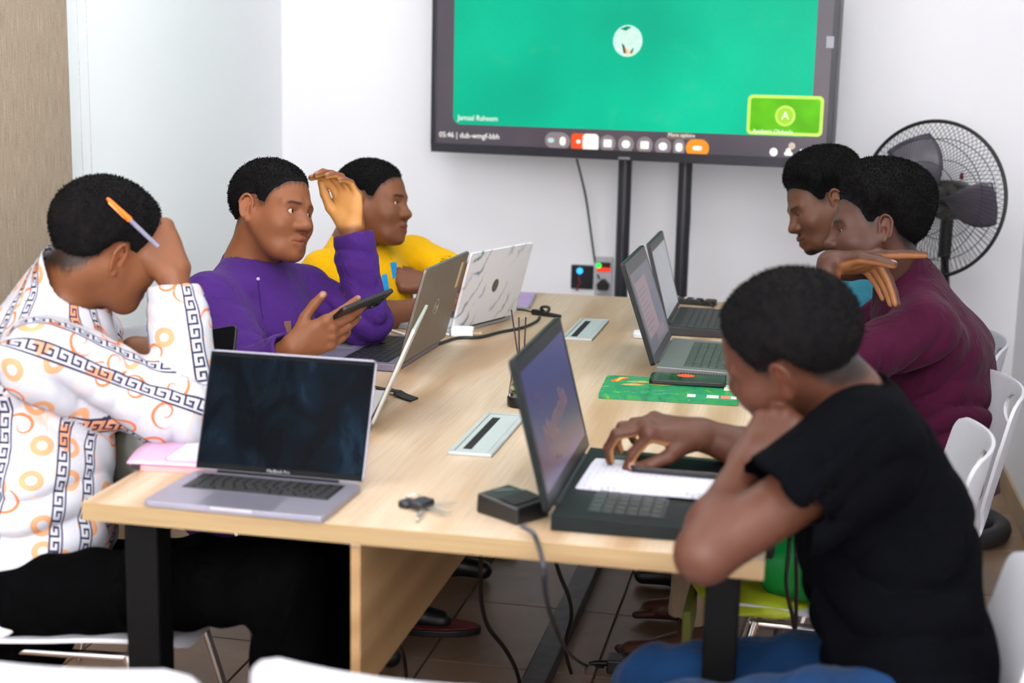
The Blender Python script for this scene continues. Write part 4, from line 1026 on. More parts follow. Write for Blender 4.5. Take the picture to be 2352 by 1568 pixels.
def surface_nets(F):
    D = F.D; nx, ny, nz = D.shape; ins = D < 0
    c = np.zeros((nx-1, ny-1, nz-1), np.uint8)
    for i in (0, 1):
        for j in (0, 1):
            for k in (0, 1): c += ins[i:nx-1+i, j:ny-1+j, k:nz-1+k]
    act = (c > 0) & (c < 8); I, J, K = np.nonzero(act)
    idx = np.full(act.shape, -1, np.int32); idx[I, J, K] = np.arange(len(I))
    off = [(0,0,0),(1,0,0),(0,1,0),(1,1,0),(0,0,1),(1,0,1),(0,1,1),(1,1,1)]
    vals = np.stack([D[I+a, J+b, K+e] for a, b, e in off], 1)
    pos = np.zeros((len(I), 3)); cnt = np.zeros(len(I))
    for a, b in ((0,1),(2,3),(4,5),(6,7),(0,2),(1,3),(4,6),(5,7),(0,4),(1,5),(2,6),(3,7)):
        m = (vals[:, a] < 0) != (vals[:, b] < 0)
        t = vals[m, a]/(vals[m, a]-vals[m, b])
        pa = np.array(off[a], float); pb = np.array(off[b], float)
        pos[m] += pa+t[:, None]*(pb-pa); cnt[m] += 1
    pos /= cnt[:, None]
    W = np.empty_like(pos)
    for i, q in enumerate((I, J, K)):
        a = F.ax[i].astype(float); W[:, i] = a[q]+pos[:, i]*(a[q+1]-a[q])
    faces = []
    def quads(d, s0, s1, cells):
        A = ins[s0]; B = ins[s1]
        for sg, m in ((0, A & ~B), (1, ~A & B)):
            q = np.nonzero(m)
            q = cells(q)
            if q is None or not len(q): continue
            faces.append(q if sg == 0 else q[:, ::-1])
    def mk(axis):
        def cells(q):
            q = [v.copy() for v in q]
            o = [0, 1, 2]; o.remove(axis); u, v = o
            ok = (q[u] > 0) & (q[v] > 0) & (q[u] < D.shape[u]-1) & (q[v] < D.shape[v]-1)
            q = [w[ok] for w in q]
            def at(du, dv):
                r = [w.copy() for w in q]; r[u] = r[u]+du; r[v] = r[v]+dv; return idx[r[0], r[1], r[2]]
            Q = np.stack([at(-1, -1), at(0, -1), at(0, 0), at(-1, 0)], 1)
            return Q if axis != 1 else Q[:, ::-1]
        return cells
    S = slice(None)
    quads(0, (slice(0, -1), S, S), (slice(1, None), S, S), mk(0))
    quads(1, (S, slice(0, -1), S), (S, slice(1, None), S), mk(1))
    quads(2, (S, S, slice(0, -1)), (S, S, slice(1, None)), mk(2))
    Q = np.concatenate(faces) if faces else np.zeros((0, 4), int)
    return W, Q
def relax(W, Q, it=1, lam=.5):
    e = np.concatenate([Q[:, [0, 1]], Q[:, [1, 2]], Q[:, [2, 3]], Q[:, [3, 0]]])
    for _ in range(it):
        acc = np.zeros_like(W); n = np.zeros(len(W))
        for i in range(3): acc[:, i] = np.bincount(e[:, 0], W[e[:, 1], i], len(W))+np.bincount(e[:, 1], W[e[:, 0], i], len(W))
        n = np.bincount(e[:, 0], minlength=len(W))+np.bincount(e[:, 1], minlength=len(W))
        W = W+lam*(acc/np.maximum(n, 1)[:, None]-W)
    return W
def keep_big(W, Q):
    """drop loose crumbs: keep connected pieces above 2 % of the vertices"""
    lab = np.arange(len(W))
    e = np.concatenate([Q[:, [0, 1]], Q[:, [1, 2]], Q[:, [2, 3]], Q[:, [3, 0]]])
    for _ in range(400):
        m = np.minimum(lab[e[:, 0]], lab[e[:, 1]]); new = lab.copy()
        np.minimum.at(new, e[:, 0], m); np.minimum.at(new, e[:, 1], m); new = new[new]; new = new[new]
        if (new == lab).all(): break
        lab = new
    u, inv, c = np.unique(lab, return_inverse=True, return_counts=True)
    ok = c[inv] > .02*len(W)
    if ok.all(): return W, Q
    Q = Q[ok[Q].all(1)]; rm = np.cumsum(ok)-1
    return W[ok], rm[Q]
def sdf_obj(name, F, m, parent, org, it=1, col=None, attr=None, clean=True):
    W, Q = surface_nets(F)
    if clean: W, Q = keep_big(W, Q)
    W = relax(W, Q, it)
    me = bpy.data.meshes.new(name)
    V = (W-np.asarray(org)).astype(f32)
    me.vertices.add(len(V)); me.vertices.foreach_set('co', V.ravel())
    me.loops.add(4*len(Q)); me.loops.foreach_set('vertex_index', Q.ravel().astype(np.int32))
    me.polygons.add(len(Q)); me.polygons.foreach_set('loop_start', np.arange(0, 4*len(Q), 4, dtype=np.int32))
    me.polygons.foreach_set('use_smooth', np.ones(len(Q), bool))
    me.update(calc_edges=True); me.validate()
    if col is not None:
        a = me.color_attributes.new('Col', 'FLOAT_COLOR', 'POINT'); c = col(W)
        a.data.foreach_set('color', np.concatenate([c, np.ones((len(c), 1))], 1).astype(f32).ravel())
    if attr is not None:
        a = me.attributes.new('puv', 'FLOAT_VECTOR', 'POINT'); a.data.foreach_set('vector', attr(W).astype(f32).ravel())
    return link(name, me, m, parent)

def sst(x, a, b):
    t = np.clip((x-a)/(b-a), 0, 1); return t*t*(3-2*t)
def wob(p, s, amp, seed=0):
    r = np.random.default_rng(100+seed); out = 0
    A = r.normal(size=(6, 3)); A /= np.linalg.norm(A, axis=1)[:, None]
    for i in range(3):
        out = out+np.sin(p@A[i]*s*(1+.5*i)+2.2*np.sin(p@A[i+3]*s*.45+i*1.7)+i)/(1+.5*i)
    return out*amp*.5

# --- skin, hair, cloth materials
def skin_mat():
    t = NT('skin'); at = t.n('ShaderNodeAttribute'); at.attribute_name = 'Col'
    n = t.noise(t.coord(), 60, 4); f = t.noise(t.coord(), 900, 2)
    c = t.mix(t.math('MULTIPLY', n, .22), at.outputs['Color'], (.03, .012, .008))
    t.l(c, t.b.inputs['Base Color']); t.b.inputs['Roughness'].default_value = .46; t.b.inputs['Specular IOR Level'].default_value = .28
    t.bump(f, .12, .0006); return t.m
M_SKIN = skin_mat()
def hair_mat():
    t = NT('tight_curled_hair'); co = t.coord(); n = t.noise(co, 260, 5, .75); n2 = t.noise(co, 30, 3)
    c = t.ramp(n, [(.38, (.0008, .0008, .0011)), (.62, (.0075, .0068, .0078))])
    c = t.mix(t.math('MULTIPLY', t.math('SUBTRACT', n2, .5, True), .8, True), c, (.022, .015, .012))
    t.l(c, t.b.inputs['Base Color']); t.b.inputs['Roughness'].default_value = .8; t.b.inputs['Specular IOR Level'].default_value = .12
    t.bump(n, .8, .003); return t.m
M_HAIR = hair_mat()
def cloth_mat(name, rgb, rough=.85, weave=900, sheen=.05, var=.1, linear=False, spec=.10):
    t = NT(name); c = rgb if linear else lin(rgb); co = t.coord()
    n = t.noise(co, 9, 3); w = t.noise(co, weave, 2)
    t.l(t.ramp(n, [(.3, tuple(v*(1-var) for v in c)), (.7, tuple(v*(1+var) for v in c))]), t.b.inputs['Base Color'])
    t.b.inputs['Roughness'].default_value = rough; t.b.inputs['Specular IOR Level'].default_value = spec
    t.b.inputs['Sheen Weight'].default_value = sheen; t.b.inputs['Sheen Roughness'].default_value = .5
    wr = t.noise(t.coord((1, 1, .45), (.4, .5, .3)), 17, 3, .5, 1.6); wr2 = t.noise(t.coord((.5, 1, 1), (.2, .9, .6)), 26, 2, .5, 1.2)
    t.bump(t.math('ADD', t.math('MULTIPLY', w, .035), t.math('ADD', t.math('MULTIPLY', wr, 1.0), t.math('MULTIPLY', wr2, .5))), .55, .012); return t.m
def print_shirt_mat():
    t = NT('meander_print_cotton')
    at = t.n('ShaderNodeAttribute'); at.attribute_name = 'puv'
    sp = t.n('ShaderNodeSeparateXYZ'); t.l(at.outputs['Vector'], sp.inputs[0]); u, v, flag = sp.outputs
    PER, BW, PU = .150, .0235, .0265
    vv = t.math('MODULO', t.math('ADD', v, 30*PER), PER)
    b2 = t.math('SUBTRACT', vv, .052)
    inb1 = t.math('LESS_THAN', vv, BW); inb2 = t.math('MULTIPLY', t.math('GREATER_THAN', b2, 0), t.math('LESS_THAN', b2, BW))
    sel = t.math('ADD', t.math('MULTIPLY', inb1, vv), t.math('MULTIPLY', inb2, b2))
    bb = t.math('DIVIDE', sel, BW); a = t.math('FRACT', t.math('DIVIDE', t.math('ADD', u, 20), PU))
    band = t.math('MULTIPLY', t.math('ADD', inb1, inb2, True), t.math('GREATER_THAN', flag, .5))
    def rect(a0, a1, b0, b1):
        return t.math('MULTIPLY', t.math('MULTIPLY', t.math('GREATER_THAN', a, a0), t.math('LESS_THAN', a, a1)), t.math('MULTIPLY', t.math('GREATER_THAN', bb, b0), t.math('LESS_THAN', bb, b1)))
    dark = t.math('ADD', t.math('LESS_THAN', bb, .13), t.math('GREATER_THAN', bb, .87))
    for r in ((0, .16, .1, .76), (0, .76, .62, .76), (.6, .76, .34, .76), (.34, .76, .30, .44), (.84, .86, .1, .3)):
        dark = t.math('ADD', dark, rect(*r))
    dark = t.math('MULTIPLY', t.math('MINIMUM', dark, 1.0), band)
    # rosettes, scrolls and dots on the white ground
    uv = t.n('ShaderNodeCombineXYZ'); t.l(u, uv.inputs[0]); t.l(v, uv.inputs[1])
    vo = t.n('ShaderNodeTexVoronoi'); vo.voronoi_dimensions = '2D'; vo.inputs['Scale'].default_value = 15.5; vo.inputs['Randomness'].default_value = .75; t.l(uv.outputs[0], vo.inputs['Vector'])
    ds = t.math('DIVIDE', vo.outputs['Distance'], 1.0)
    loc = t.n('ShaderNodeVectorMath', operation='SUBTRACT'); sc = t.n('ShaderNodeVectorMath', operation='SCALE'); t.l(uv.outputs[0], sc.inputs[0]); sc.inputs['Scale'].default_value = 1.0
    t.l(sc.outputs[0], loc.inputs[0]); t.l(vo.outputs['Position'], loc.inputs[1])
    sl = t.n('ShaderNodeSeparateXYZ'); t.l(loc.outputs[0], sl.inputs[0])
    ang = t.math('DIVIDE', t.math('ARCTAN2', sl.outputs[1], sl.outputs[0]), 2*math.pi)
    rc_ = t.n('ShaderNodeSeparateColor'); t.l(vo.outputs['Color'], rc_.inputs[0])
    kind = t.math('GREATER_THAN', rc_.outputs[0], .55)
    ring = t.math('MULTIPLY', t.math('GREATER_THAN', ds, .13), t.math('LESS_THAN', ds, .29))
    spi = t.math('FRACT', t.math('ADD', t.math('MULTIPLY', ds, 3.6), t.math('ADD', ang, rc_.outputs[1])))
    wid = t.math('MULTIPLY', ds, .95)
    scr_ = t.math('MULTIPLY', t.math('LESS_THAN', spi, wid), t.math('MULTIPLY', t.math('LESS_THAN', ds, .38), t.math('GREATER_THAN', ds, .05)))
    nz = t.n('ShaderNodeTexNoise'); nz.noise_dimensions = '2D'; t.l(uv.outputs[0], nz.inputs['Vector']); nz.inputs['Scale'].default_value = 11; nz.inputs['Detail'].default_value = 1
    vine = t.math('LESS_THAN', t.math('ABSOLUTE', t.math('SUBTRACT', nz.outputs['Fac'], .5)), .010)
    w0 = t.mix(t.noise(t.coord(), 7, 2), lin((176, 178, 188)), lin((188, 190, 198)))
    c = t.mix(t.math('MULTIPLY', vine, .45), w0, lin((246, 170, 120)))
    c = t.mix(t.math('MULTIPLY', ring, t.math('SUBTRACT', 1.0, kind)), c, lin((200, 146, 108)))
    c = t.mix(t.math('MULTIPLY', scr_, kind), c, lin((212, 110, 64)))
    bandcol = t.mix(t.math('GREATER_THAN', nz.outputs['Fac'], .62), lin((184, 186, 196)), lin((206, 142, 108)))
    c = t.mix(band, c, bandcol)
    c = t.mix(dark, c, lin((40, 36, 62)))
    t.l(c, t.b.inputs['Base Color']); t.b.inputs['Roughness'].default_value = .7; t.b.inputs['Specular IOR Level'].default_value = .25
    t.bump(t.noise(t.coord(), 30, 3), .12, .004); return t.m

# --- anatomy
def head_ops(o, R, open_=1.0, jaw=1.0):
    """R columns: right, forward, up of the head; o between the ears at eye level"""
    T = lambda x, y, z: o+R@np.array([x, y, z])
    I3 = R
    def rotz(a):
        return R@np.array([[math.cos(a), -math.sin(a), 0], [math.sin(a), math.cos(a), 0], [0, 0, 1]])
    A = []; add = lambda p, k: A.append((1, p, k)); sub = lambda p, k: A.append((0, p, k))
    add(EL(T(0, -.014, .034), I3, (.076, .098, .084)), .01)
    add(EL(T(0, .038, .022), I3, (.064, .056, .074)), .02)
    add(EL(T(0, .036, -.036), I3, (.060, .058, .062)), .03)
    add(EL(T(0, .044, -.072), I3, (.046*jaw, .050, .040)), .03)
    for s in (-1, 1):
        add(RC(T(s*.052, .002, -.030), T(s*.030, .060, -.090), .022, .020), .035)
        add(EL(T(s*.040, .060, -.030), I3, (.027, .030, .026)), .03)
        add(RC(T(s*.014, .088, .018), T(s*.044, .074, .016), .008, .009), .018)
    add(EL(T(0, .082, -.098), I3, (.022, .017, .016)), .02)
    for s in (-1, 1): sub(EL(T(s*.031, .103, -.001), I3, (.018, .016, .012)), .014)
    # nose
    add(RC(T(0, .088, .006), T(0, .102, -.024), .0085, .012), .014)
    add(EL(T(0, .1065, -.031), I3, (.0150, .0135, .0115)), .010)
    for s in (-1, 1):
        add(EL(T(s*.0165, .097, -.034), I3, (.0115, .0125, .0100)), .008)
        sub(EL(T(s*.0085, .102, -.0435), I3, (.0045, .006, .0035)), .003)
    # lips
    for s in (-1, 1):
        add(RC(T(s*.022, .086, -.067), T(s*.006, .0970, -.0610), .0058, .0092), .010)
        add(RC(T(s*.020, .086, -.0705), T(0, .0935, -.0772), .0062, .0108), .010)
        sub(RC(T(s*.024, .0925, -.0688), T(0, .1055, -.0686), .0016, .0022), .003)
    # eyelids
    for s in (-1, 1):
        add(EL(T(s*.031, .0735, -.001), I3, (.0160, .0150, .0138)), .006)
        sub(EL(T(s*.0315, .0875, -.0015-.002*(1-open_)), I3, (.0158, .0075, .0010+.0046*open_)), .0025)
    # ears
    for s in (-1, 1):
        Re = rotz(s*.42)
        def E(x, y, z): return T(s*.0725, -.008, -.006)+Re@np.array([s*x, y, z])
        add(EL(E(.003, -.004, .001), Re, (.0065, .0150, .0265)), .006)
        pts = [E(.0075+.002*math.sin(a), -.004+.0165*math.cos(a)*(1 if math.sin(a) > 0 else .82), .003+.0270*math.sin(a)) for a in np.linspace(-.1, 4.3, 13)]
        for p, q in zip(pts[:-1], pts[1:]): add(RC(p, q, .0034, .0034), .0025)
        add(EL(E(.0050, .002, -.0265), Re, (.0045, .0075, .0075)), .004)
        sub(EL(E(.0110, -.004, .012), Re, (.0060, .0080, .0085)), .003)
        sub(EL(E(.0110, .001, -.005), Re, (.0090, .0070, .0110)), .003)
        add(EL(E(.0070, .0110, -.006), Re, (.0035, .0042, .0070)), .003)
    return A
FING = [((.0275, .088), (.044, .026, .021), .0103), ((.0090, .093), (.048, .029, .022), .0106), ((-.0095, .087), (.044, .027, .021), .0100), ((-.0270, .077), (.035, .021, .019), .0088)]
def hand_ops(w, d, dors, side, curls, spread=(0, 0, 0, 0), thumb=None, sc=1.0):
    y = nrm(d); z = nrm(np.asarray(dors)-y*np.dot(dors, y)); x = np.cross(y, z); tx = x*(1 if side == 'L' else -1)
    def H(a, b, c): return w+sc*(tx*a+y*b+z*c)
    A = []; tips = []
    for (bx, by), ln, r in FING:
        A.append((1, RC(H(bx*.55, .005, 0), H(bx, by, 0), .0165*sc, (r+.0028)*sc), .012))
        A.append((1, EL(H(bx, by, .0035), np.stack([tx, y, z], 1), np.array((r+.0012, r+.0035, r+.0026))*sc), .004))
    A.append((1, EL(H(.000, .052, -.005), np.stack([tx, y, z], 1), np.array((.037, .040, .0125))*sc), .010))
    A.append((1, EL(H(.019, .033, -.010), np.stack([tx, y, z], 1), np.array((.0165, .028, .0135))*sc), .010))
    for fi, ((bx, by), ln, r) in enumerate(FING):
        p = H(bx, by, 0); a = 0; c = curls[fi]
        sp = math.radians(spread[fi])
        for k in range(3):
            a += math.radians(c[k])
            dv = (y*math.cos(a)-z*math.sin(a))*math.cos(sp)+tx*math.sin(sp)
            q = p+dv*ln[k]*sc
            A.append((1, RC(p, q, r*(1-.09*k)*sc, r*(1-.09*(k+1))*sc), .0035 if k else .006)); p2 = p; p = q
        nd = (z*math.cos(a)+y*math.sin(a))
        tips.append((p, nd, r*.75*sc))
    th = thumb or [(.72, .62, -.30), (.45, .86, -.25), (.30, .93, -.2)]
    p = H(.020, .020, -.006); rr = (.0145, .0118, .0105, .0088)
    for k, (t, ln) in enumerate(zip(th, (.043, .034, .029))):
        dv = nrm(tx*t[0]+y*t[1]+z*t[2]); q = p+dv*ln*sc
        A.append((1, RC(p, q, rr[k]*sc, rr[k+1]*sc), .008 if k == 0 else .004)); p = q
    nd = nrm(np.cross(dv, np.cross(tx*.4+z, dv)))
    tips.append((p, nd, .0085*sc))
    return A, dict(w=w, y=y, z=z, tx=tx, tips=tips, sc=sc)
HAIRY = ([-.13, -.09, -.062, -.038, -.022, .006, .016, .030, .044, .060, .082, .12], [-.064, -.062, -.048, -.014, .022, .027, .008, .014, .038, .060, .075, .079])
def hairline(L):
    return np.interp(L[:, 1], *HAIRY)+wob(L, 120, .0045, 41)+wob(L, 420, .0020, 42)
def person(name, label, base, s):
    """builds one seated figure: body (skin), hair, eyes, shirt, trousers, shoes"""
    import time; t0 = time.time()
    root = thing('person', label, 'person', base)
    org = np.asarray(base, float)
    ho = s['head']; f = nrm(s['f']); u = nrm(s['u']-f*np.dot(s['u'], f)); r = np.cross(f, u); R = np.stack([r, f, u], 1)*s.get('hs', 1.0)
    Rn = np.stack([r, f, u], 1); hs = s.get('hs', 1.0)
    J = s['j']; neck = J['neck']
    ops = [(a, p, k) for a, p, k in head_ops(ho, R if hs == 1 else R, s.get('open', .8))]
    toL = lambda p: (p-ho)@Rn/hs
    hb = ho+R@np.array([0, -.030, -.050])
    ops.append((1, RC(hb, neck, .056, .060), .020)); ops.append((1, RC(ho+R@np.array([0, .005, -.075]), neck+(hb-neck)*.2, .040, .050), .02))
    acrossn = nrm(J['shR']-J['shL'])
    ops.append((1, FC(neck, J['chest'], acrossn, .075, .125, .7), .03))
    hands = []; fine = [(ho-.135*np.ones(3), ho+.135*np.ones(3))]
    for sd in 'LR':
        sh, el, wr = J['sh'+sd], J['el'+sd], J['wr'+sd]
        ops.append((1, RC(neck+(sh-neck)*.25, sh, .040, .044), .03)); ops.append((1, RC(sh, el, .047, .039), .02))
        mid = el+(wr-el)*.30
        ops.append((1, RC(el, mid, .037, .041), .02)); ops.append((1, RC(mid, wr, .041, .0265), .02))
        h = s['hand'+sd]
        ha, info = hand_ops(wr, h['d'], h['z'], sd, h['c'], h.get('sp', (0, 0, 0, 0)), h.get('th'), h.get('sc', 1.0))
        ops.append((1, RC(wr, wr+nrm(h['d'])*.02, .026, .024), .012))
        ops += ha; hands.append(info)
        c = wr+nrm(h['d'])*.085; fine.append((c-.115, c+.115))
    lo = np.min([p.lo for _, p, _ in ops], 0)-.02; hi = np.max([p.hi for _, p, _ in ops], 0)+.02
    F = Field(axes(lo, hi, fine, s.get('hf', .0028), .0065))
    for a, p, k in ops: (F.add if a else F.sub)(p, k)
    base_c = np.array(s['skin']); palm = np.array(s.get('palm', (.50, .235, .085)))
    def col(W):
        C = np.repeat(base_c[None], len(W), 0)
        L = toL(W)
        # lips, brows, scalp
        lip = np.minimum(np.linalg.norm((L-np.array([0, .098, -.0625]))/np.array([.024, .012, .0065]), axis=1), np.linalg.norm((L-np.array([0, .096, -.0755]))/np.array([.021, .013, .0085]), axis=1))
        C = C+(np.array(s.get('lip', base_c*np.array([.78, .60, .66])))-C)*(1-sst(lip, .8, 1.15))[:, None]
        inh = (np.linalg.norm(L, axis=1) < .15)
        for sx in (-1, 1):
            b = np.abs(L[:, 2]-.0185-.10*np.maximum(0, .03-np.abs(L[:, 0]-sx*.031))*.2+.35*np.maximum(0, np.abs(L[:, 0])-.040))
            m = (1-sst(b, .0012, .0050))*(np.sign(L[:, 0]) == sx)*(1-sst(np.abs(np.abs(L[:, 0])-.031), .010, .024))*(L[:, 1] > .06)*inh
            C = C*(1-.88*m[:, None])
        zl = hairline(L); inhead = (np.linalg.norm(L-np.array([0, -.014, .03]), axis=1) < .128)*(np.abs(L[:, 0]) < .092)
        hm = sst(L[:, 2]-zl+wob(L, 700, .006, 43), -.020, .008)*inhead*(np.abs(L[:, 0]) > -1)
        ear = np.exp(-(((np.abs(L[:, 0])-.082)/.012)**2+((L[:, 1]+.008)/.022)**2+(L[:, 2]/.036)**2)*.9)
        hm = hm*(1-np.clip(ear*1.6, 0, 1))
        C = C*(1-.93*hm[:, None])+np.array([.004, .0035, .0035])*hm[:, None]
        if s.get('beard'):
            d = np.linalg.norm((L-np.array([0, .078, -.105]))/np.array([.030, .024, .022]), axis=1); d2 = np.linalg.norm((L-np.array([0, .104, -.052]))/np.array([.024, .012, .005]), axis=1)
            m = 1-sst(np.minimum(d, d2), .75, 1.15); C = C*(1-.88*m[:, None])
        # inner ear warmth
        C = C*(1+.35*ear[:, None]*np.array([1, .55, .45]))
        for h in hands:
            q = (W-h['w'])/h['sc']; y = q@h['y']; zc = q@h['z']; x = q@h['tx']
            near = (np.linalg.norm(q-h['y']*.085, axis=1) < .125)*(y > -.004)
            # palmar side: normal test by position relative to the finger bones is approximated with the palm plane
            C = np.where((near > 0)[:, None], C, C)
            h['near'] = near > 0
        return C
    # palmar colouring needs normals: take them from the field gradient
    g = [np.gradient(F.D, F.ax[i], axis=i) if False else None for i in range(3)]
    def col2(W):
        C = col(W)
        for h in hands:
            n = h['near']
            if not n.any(): continue
            P_ = W[n]; e = .003
            # nearest bone direction: palm-facing if the point lies on the palmar side of its nearest bone
            best = np.full(len(P_), 9.0); side = np.zeros(len(P_))
            for a, b, nd in h['bones']:
                ba = b-a; t = np.clip(((P_-a)@ba)/(ba@ba), 0, 1); v = P_-a-t[:, None]*ba; d = np.linalg.norm(v, axis=1)
                m = d < best; best[m] = d[m]; side[m] = (v[m]@nd)/np.maximum(d[m], 1e-6)
            pm = sst(-side, .05, .55)*sst((P_-h['w'])@h['y'], .0, .02)
            Cn = C[n]; Cn[best < .026*h['sc']] = base_c; Cn = Cn+(palm-Cn)*pm[:, None]*s.get('palmk', .85)
            for tp, nd, rr in h['tips']:
                d = np.linalg.norm(P_-(tp+nd*rr*.75), axis=1); m = 1-sst(d, rr*.55, rr*.95)
                Cn = Cn+(np.array([.42, .25, .19])-Cn)*(.75*m)[:, None]
            C[n] = Cn
        return C
    for sd, h in zip('LR', hands):
        hh = s['hand'+sd]; bones = []
        y, z, tx, w, sc = h['y'], h['z'], h['tx'], h['w'], h['sc']
        for fi, ((bx, by), ln, r_) in enumerate(FING):
            p = w+sc*(tx*bx+y*by); bones.append((w+sc*(tx*bx*.55), p, z)); a = 0; sp = math.radians(hh.get('sp', (0,)*4)[fi])
            for k in range(3):
                a += math.radians(hh['c'][fi][k]); dv = (y*math.cos(a)-z*math.sin(a))*math.cos(sp)+tx*math.sin(sp)
                bones.append((p, p+dv*ln[k]*sc, z*math.cos(a)+y*math.sin(a))); p = p+dv*ln[k]*sc
        th = hh.get('th') or [(.72, .62, -.30), (.45, .86, -.25), (.30, .93, -.2)]; p = w+sc*(tx*.02+y*.02-z*.006)
        for t, ln in zip(th, (.043, .034, .029)):
            dv = nrm(tx*t[0]+y*t[1]+z*t[2]); bones.append((p, p+dv*ln*sc, nrm(np.cross(dv, np.cross(tx*.4+z, dv))))); p = p+dv*ln*sc
        h['bones'] = bones
    sdf_obj('body', F, M_SKIN, root, org, 1, col2)
    # eyes
    for sx in (-1, 1):
        m = MB(); c = ho+R@np.array([sx*.031, .0732, -.001])
        look = nrm(s.get('look', f)); ex = nrm(np.cross(u, look)); ey = np.cross(look, ex)
        MM = Matrix(((ex[0], ey[0], look[0], c[0]-org[0]), (ex[1], ey[1], look[1], c[1]-org[1]), (ex[2], ey[2], look[2], c[2]-org[2]), (0, 0, 0, 1)))
        er = .0132*hs
        eye = m.lathe([(er*math.sin(a), er*math.cos(a)) for a in np.linspace(0, math.pi, 14)], 20, MM).build('eye', mat('eye_white', (178, 164, 154), .3), root, smooth=True)
        MB().lathe([(er*1.012*math.sin(a), er*1.012*math.cos(a)) for a in np.linspace(0, .46, 6)], 18, MM).build('iris', mat('dark_iris', (24, 14, 10), .1), eye, smooth=True)
    # hair
    T_ = s.get('hair', .012); lo = ho-.165; hi = ho+.20
    F = Field(axes(lo, hi, [], .003, .003)); F.D[:] = .12
    hp = [p for a, p, k in head_ops(ho, R, 1)][:3]
    for p, k in zip(hp, (.01, .02, .03)): F.add(p, k, .085)
    ns = s.get('hairtop', 0.0); ff = s.get('hairfront', 0.0)
    def hd(W):
        L = toL(W); zl = hairline(L)
        dz = L[:, 2]-zl
        q = sst(dz, -.004, .026+1.3*T_); edge = sst(dz, -.010, .004)
        fr_ = 1-s.get('frontcut', .45)*sst(L[:, 1], .035, .085); t = T_*q*fr_+fr_*ns*sst(L[:, 2], -.01, .13)*q+ff*sst(L[:, 1], .02, .08)*sst(L[:, 2], .05, .075)*q+.0012*edge-.006*(1-edge)
        return -(t+wob(W, 300, .0009, 3)*q)
    I = np.abs(F.D) < .09
    Ii = np.nonzero(I); pp = np.stack([F.ax[i][Ii[i]] for i in range(3)], 1).astype(float)
    F.D[Ii] += hd(pp).astype(f32); F.D[~I & (F.D > 0)] = .08
    W, Q = surface_nets(F); W, Q = keep_big(W, Q); W = relax(W, Q, 1)
    e1 = W[Q[:, 2]]-W[Q[:, 0]]; e2 = W[Q[:, 3]]-W[Q[:, 1]]; fn = np.cross(e1, e2); N = np.zeros_like(W)
    for k in range(4): np.add.at(N, Q[:, k], fn)
    N /= np.linalg.norm(N, axis=1)[:, None]+1e-9
    rg = np.random.default_rng(5); L = toL(W); lenf = sst(L[:, 2]-hairline(L), -.008, .03)
    pk = np.nonzero((lenf > .02) & (rg.random(len(W)) < .85*(.25+.75*lenf)))[0]
    pv = W[pk]+rg.normal(0, .0012, (len(pk), 3)); dv = N[pk]+rg.normal(0, .65, (len(pk), 3)); dv /= np.linalg.norm(dv, axis=1)[:, None]
    tv_ = np.cross(dv, rg.normal(size=(len(pk), 3))); tv_ /= np.linalg.norm(tv_, axis=1)[:, None]
    ln = ((.0026+.08*T_)*(.35+.65*lenf[pk])*rg.uniform(.5, 1.2, len(pk)))[:, None]; wd_ = .0011
    cv = np.concatenate([pv-tv_*wd_-N[pk]*.0015, pv+tv_*wd_-N[pk]*.0015, pv+dv*ln+tv_*wd_*.5, pv+dv*ln-tv_*wd_*.5]); k = len(pk); i0 = len(W)+np.arange(k)
    W = np.concatenate([W, cv]); Q = np.concatenate([Q, np.stack([i0, i0+k, i0+2*k, i0+3*k], 1)])
    me = bpy.data.meshes.new('hair'); V = (W-org).astype(f32)
    me.vertices.add(len(V)); me.vertices.foreach_set('co', V.ravel()); me.loops.add(4*len(Q)); me.loops.foreach_set('vertex_index', Q.ravel().astype(np.int32))
    me.polygons.add(len(Q)); me.polygons.foreach_set('loop_start', np.arange(0, 4*len(Q), 4, dtype=np.int32)); me.polygons.foreach_set('use_smooth', np.ones(len(Q), bool)); me.update(calc_edges=True)
    link('hair', me, M_HAIR, root)
    # shirt
    sh = s['shirt']; pel, chest = J['pelvis'], J['chest']; up = nrm(neck-pel); across = acrossn
    hc = sh.get('res', .0055); lo_ = sh.get('loose', .012)
    P_ = []
    W1, W2, fl = sh.get('w', (.158, .165)) + (sh.get('flat', .74),)
    upch = chest+(neck-chest)*.55
    fw0 = nrm(np.cross(up, across)); fw0 = fw0 if np.dot(fw0, f) > 0 else -fw0
    P_.append((FC(pel-up*sh.get('tail', .03), chest, across, W1[0] if isinstance(W1, tuple) else W1, W2, fl, [(pel-up*sh.get('tail', .03), nrm(-up+fw0*sh.get('hemtilt', 0)))]), .03))
    P_.append((FC(chest, upch, across, W2, .125, fl), .04))
    for sd in 'LR':
        S, E_, Wr = J['sh'+sd], J['el'+sd], J['wr'+sd]
        P_.append((RC(neck+(S-neck)*.12-up*.015, S, .056+lo_*.3, .056+lo_), .035))
        rs = sh.get('sleeve_r', (.062, .052, .036))
        ax = nrm(E_-S)
        if sh['sleeve'] == 'short':
            fr = sh.get('frac', .62); end = S+(E_-S)*fr
            P_.append((RC(S, end+ax*.03, rs[0]+.004, rs[0]*.98+.004, [(end, ax)]), .03))
        else:
            P_.append((RC(S, E_, rs[0], rs[1]), .03))
            ax2 = nrm(Wr-E_); cf = sh.get('cuff'+sd, .05); end = Wr-ax2*cf
            P_.append((RC(E_, end+ax2*.05, rs[1], rs[2], [(end, ax2)]), .018))
    nax = nrm(hb-neck); colh = sh.get('collar', .012); tilt = nrm(nax+sh.get('ctilt', 0)*f*0)
    fw = nrm(np.cross(up, across)); fw = fw if np.dot(fw, f) > 0 else -fw
    cn_ = nrm(nax+fw*sh.get('open', -.25)*-1)
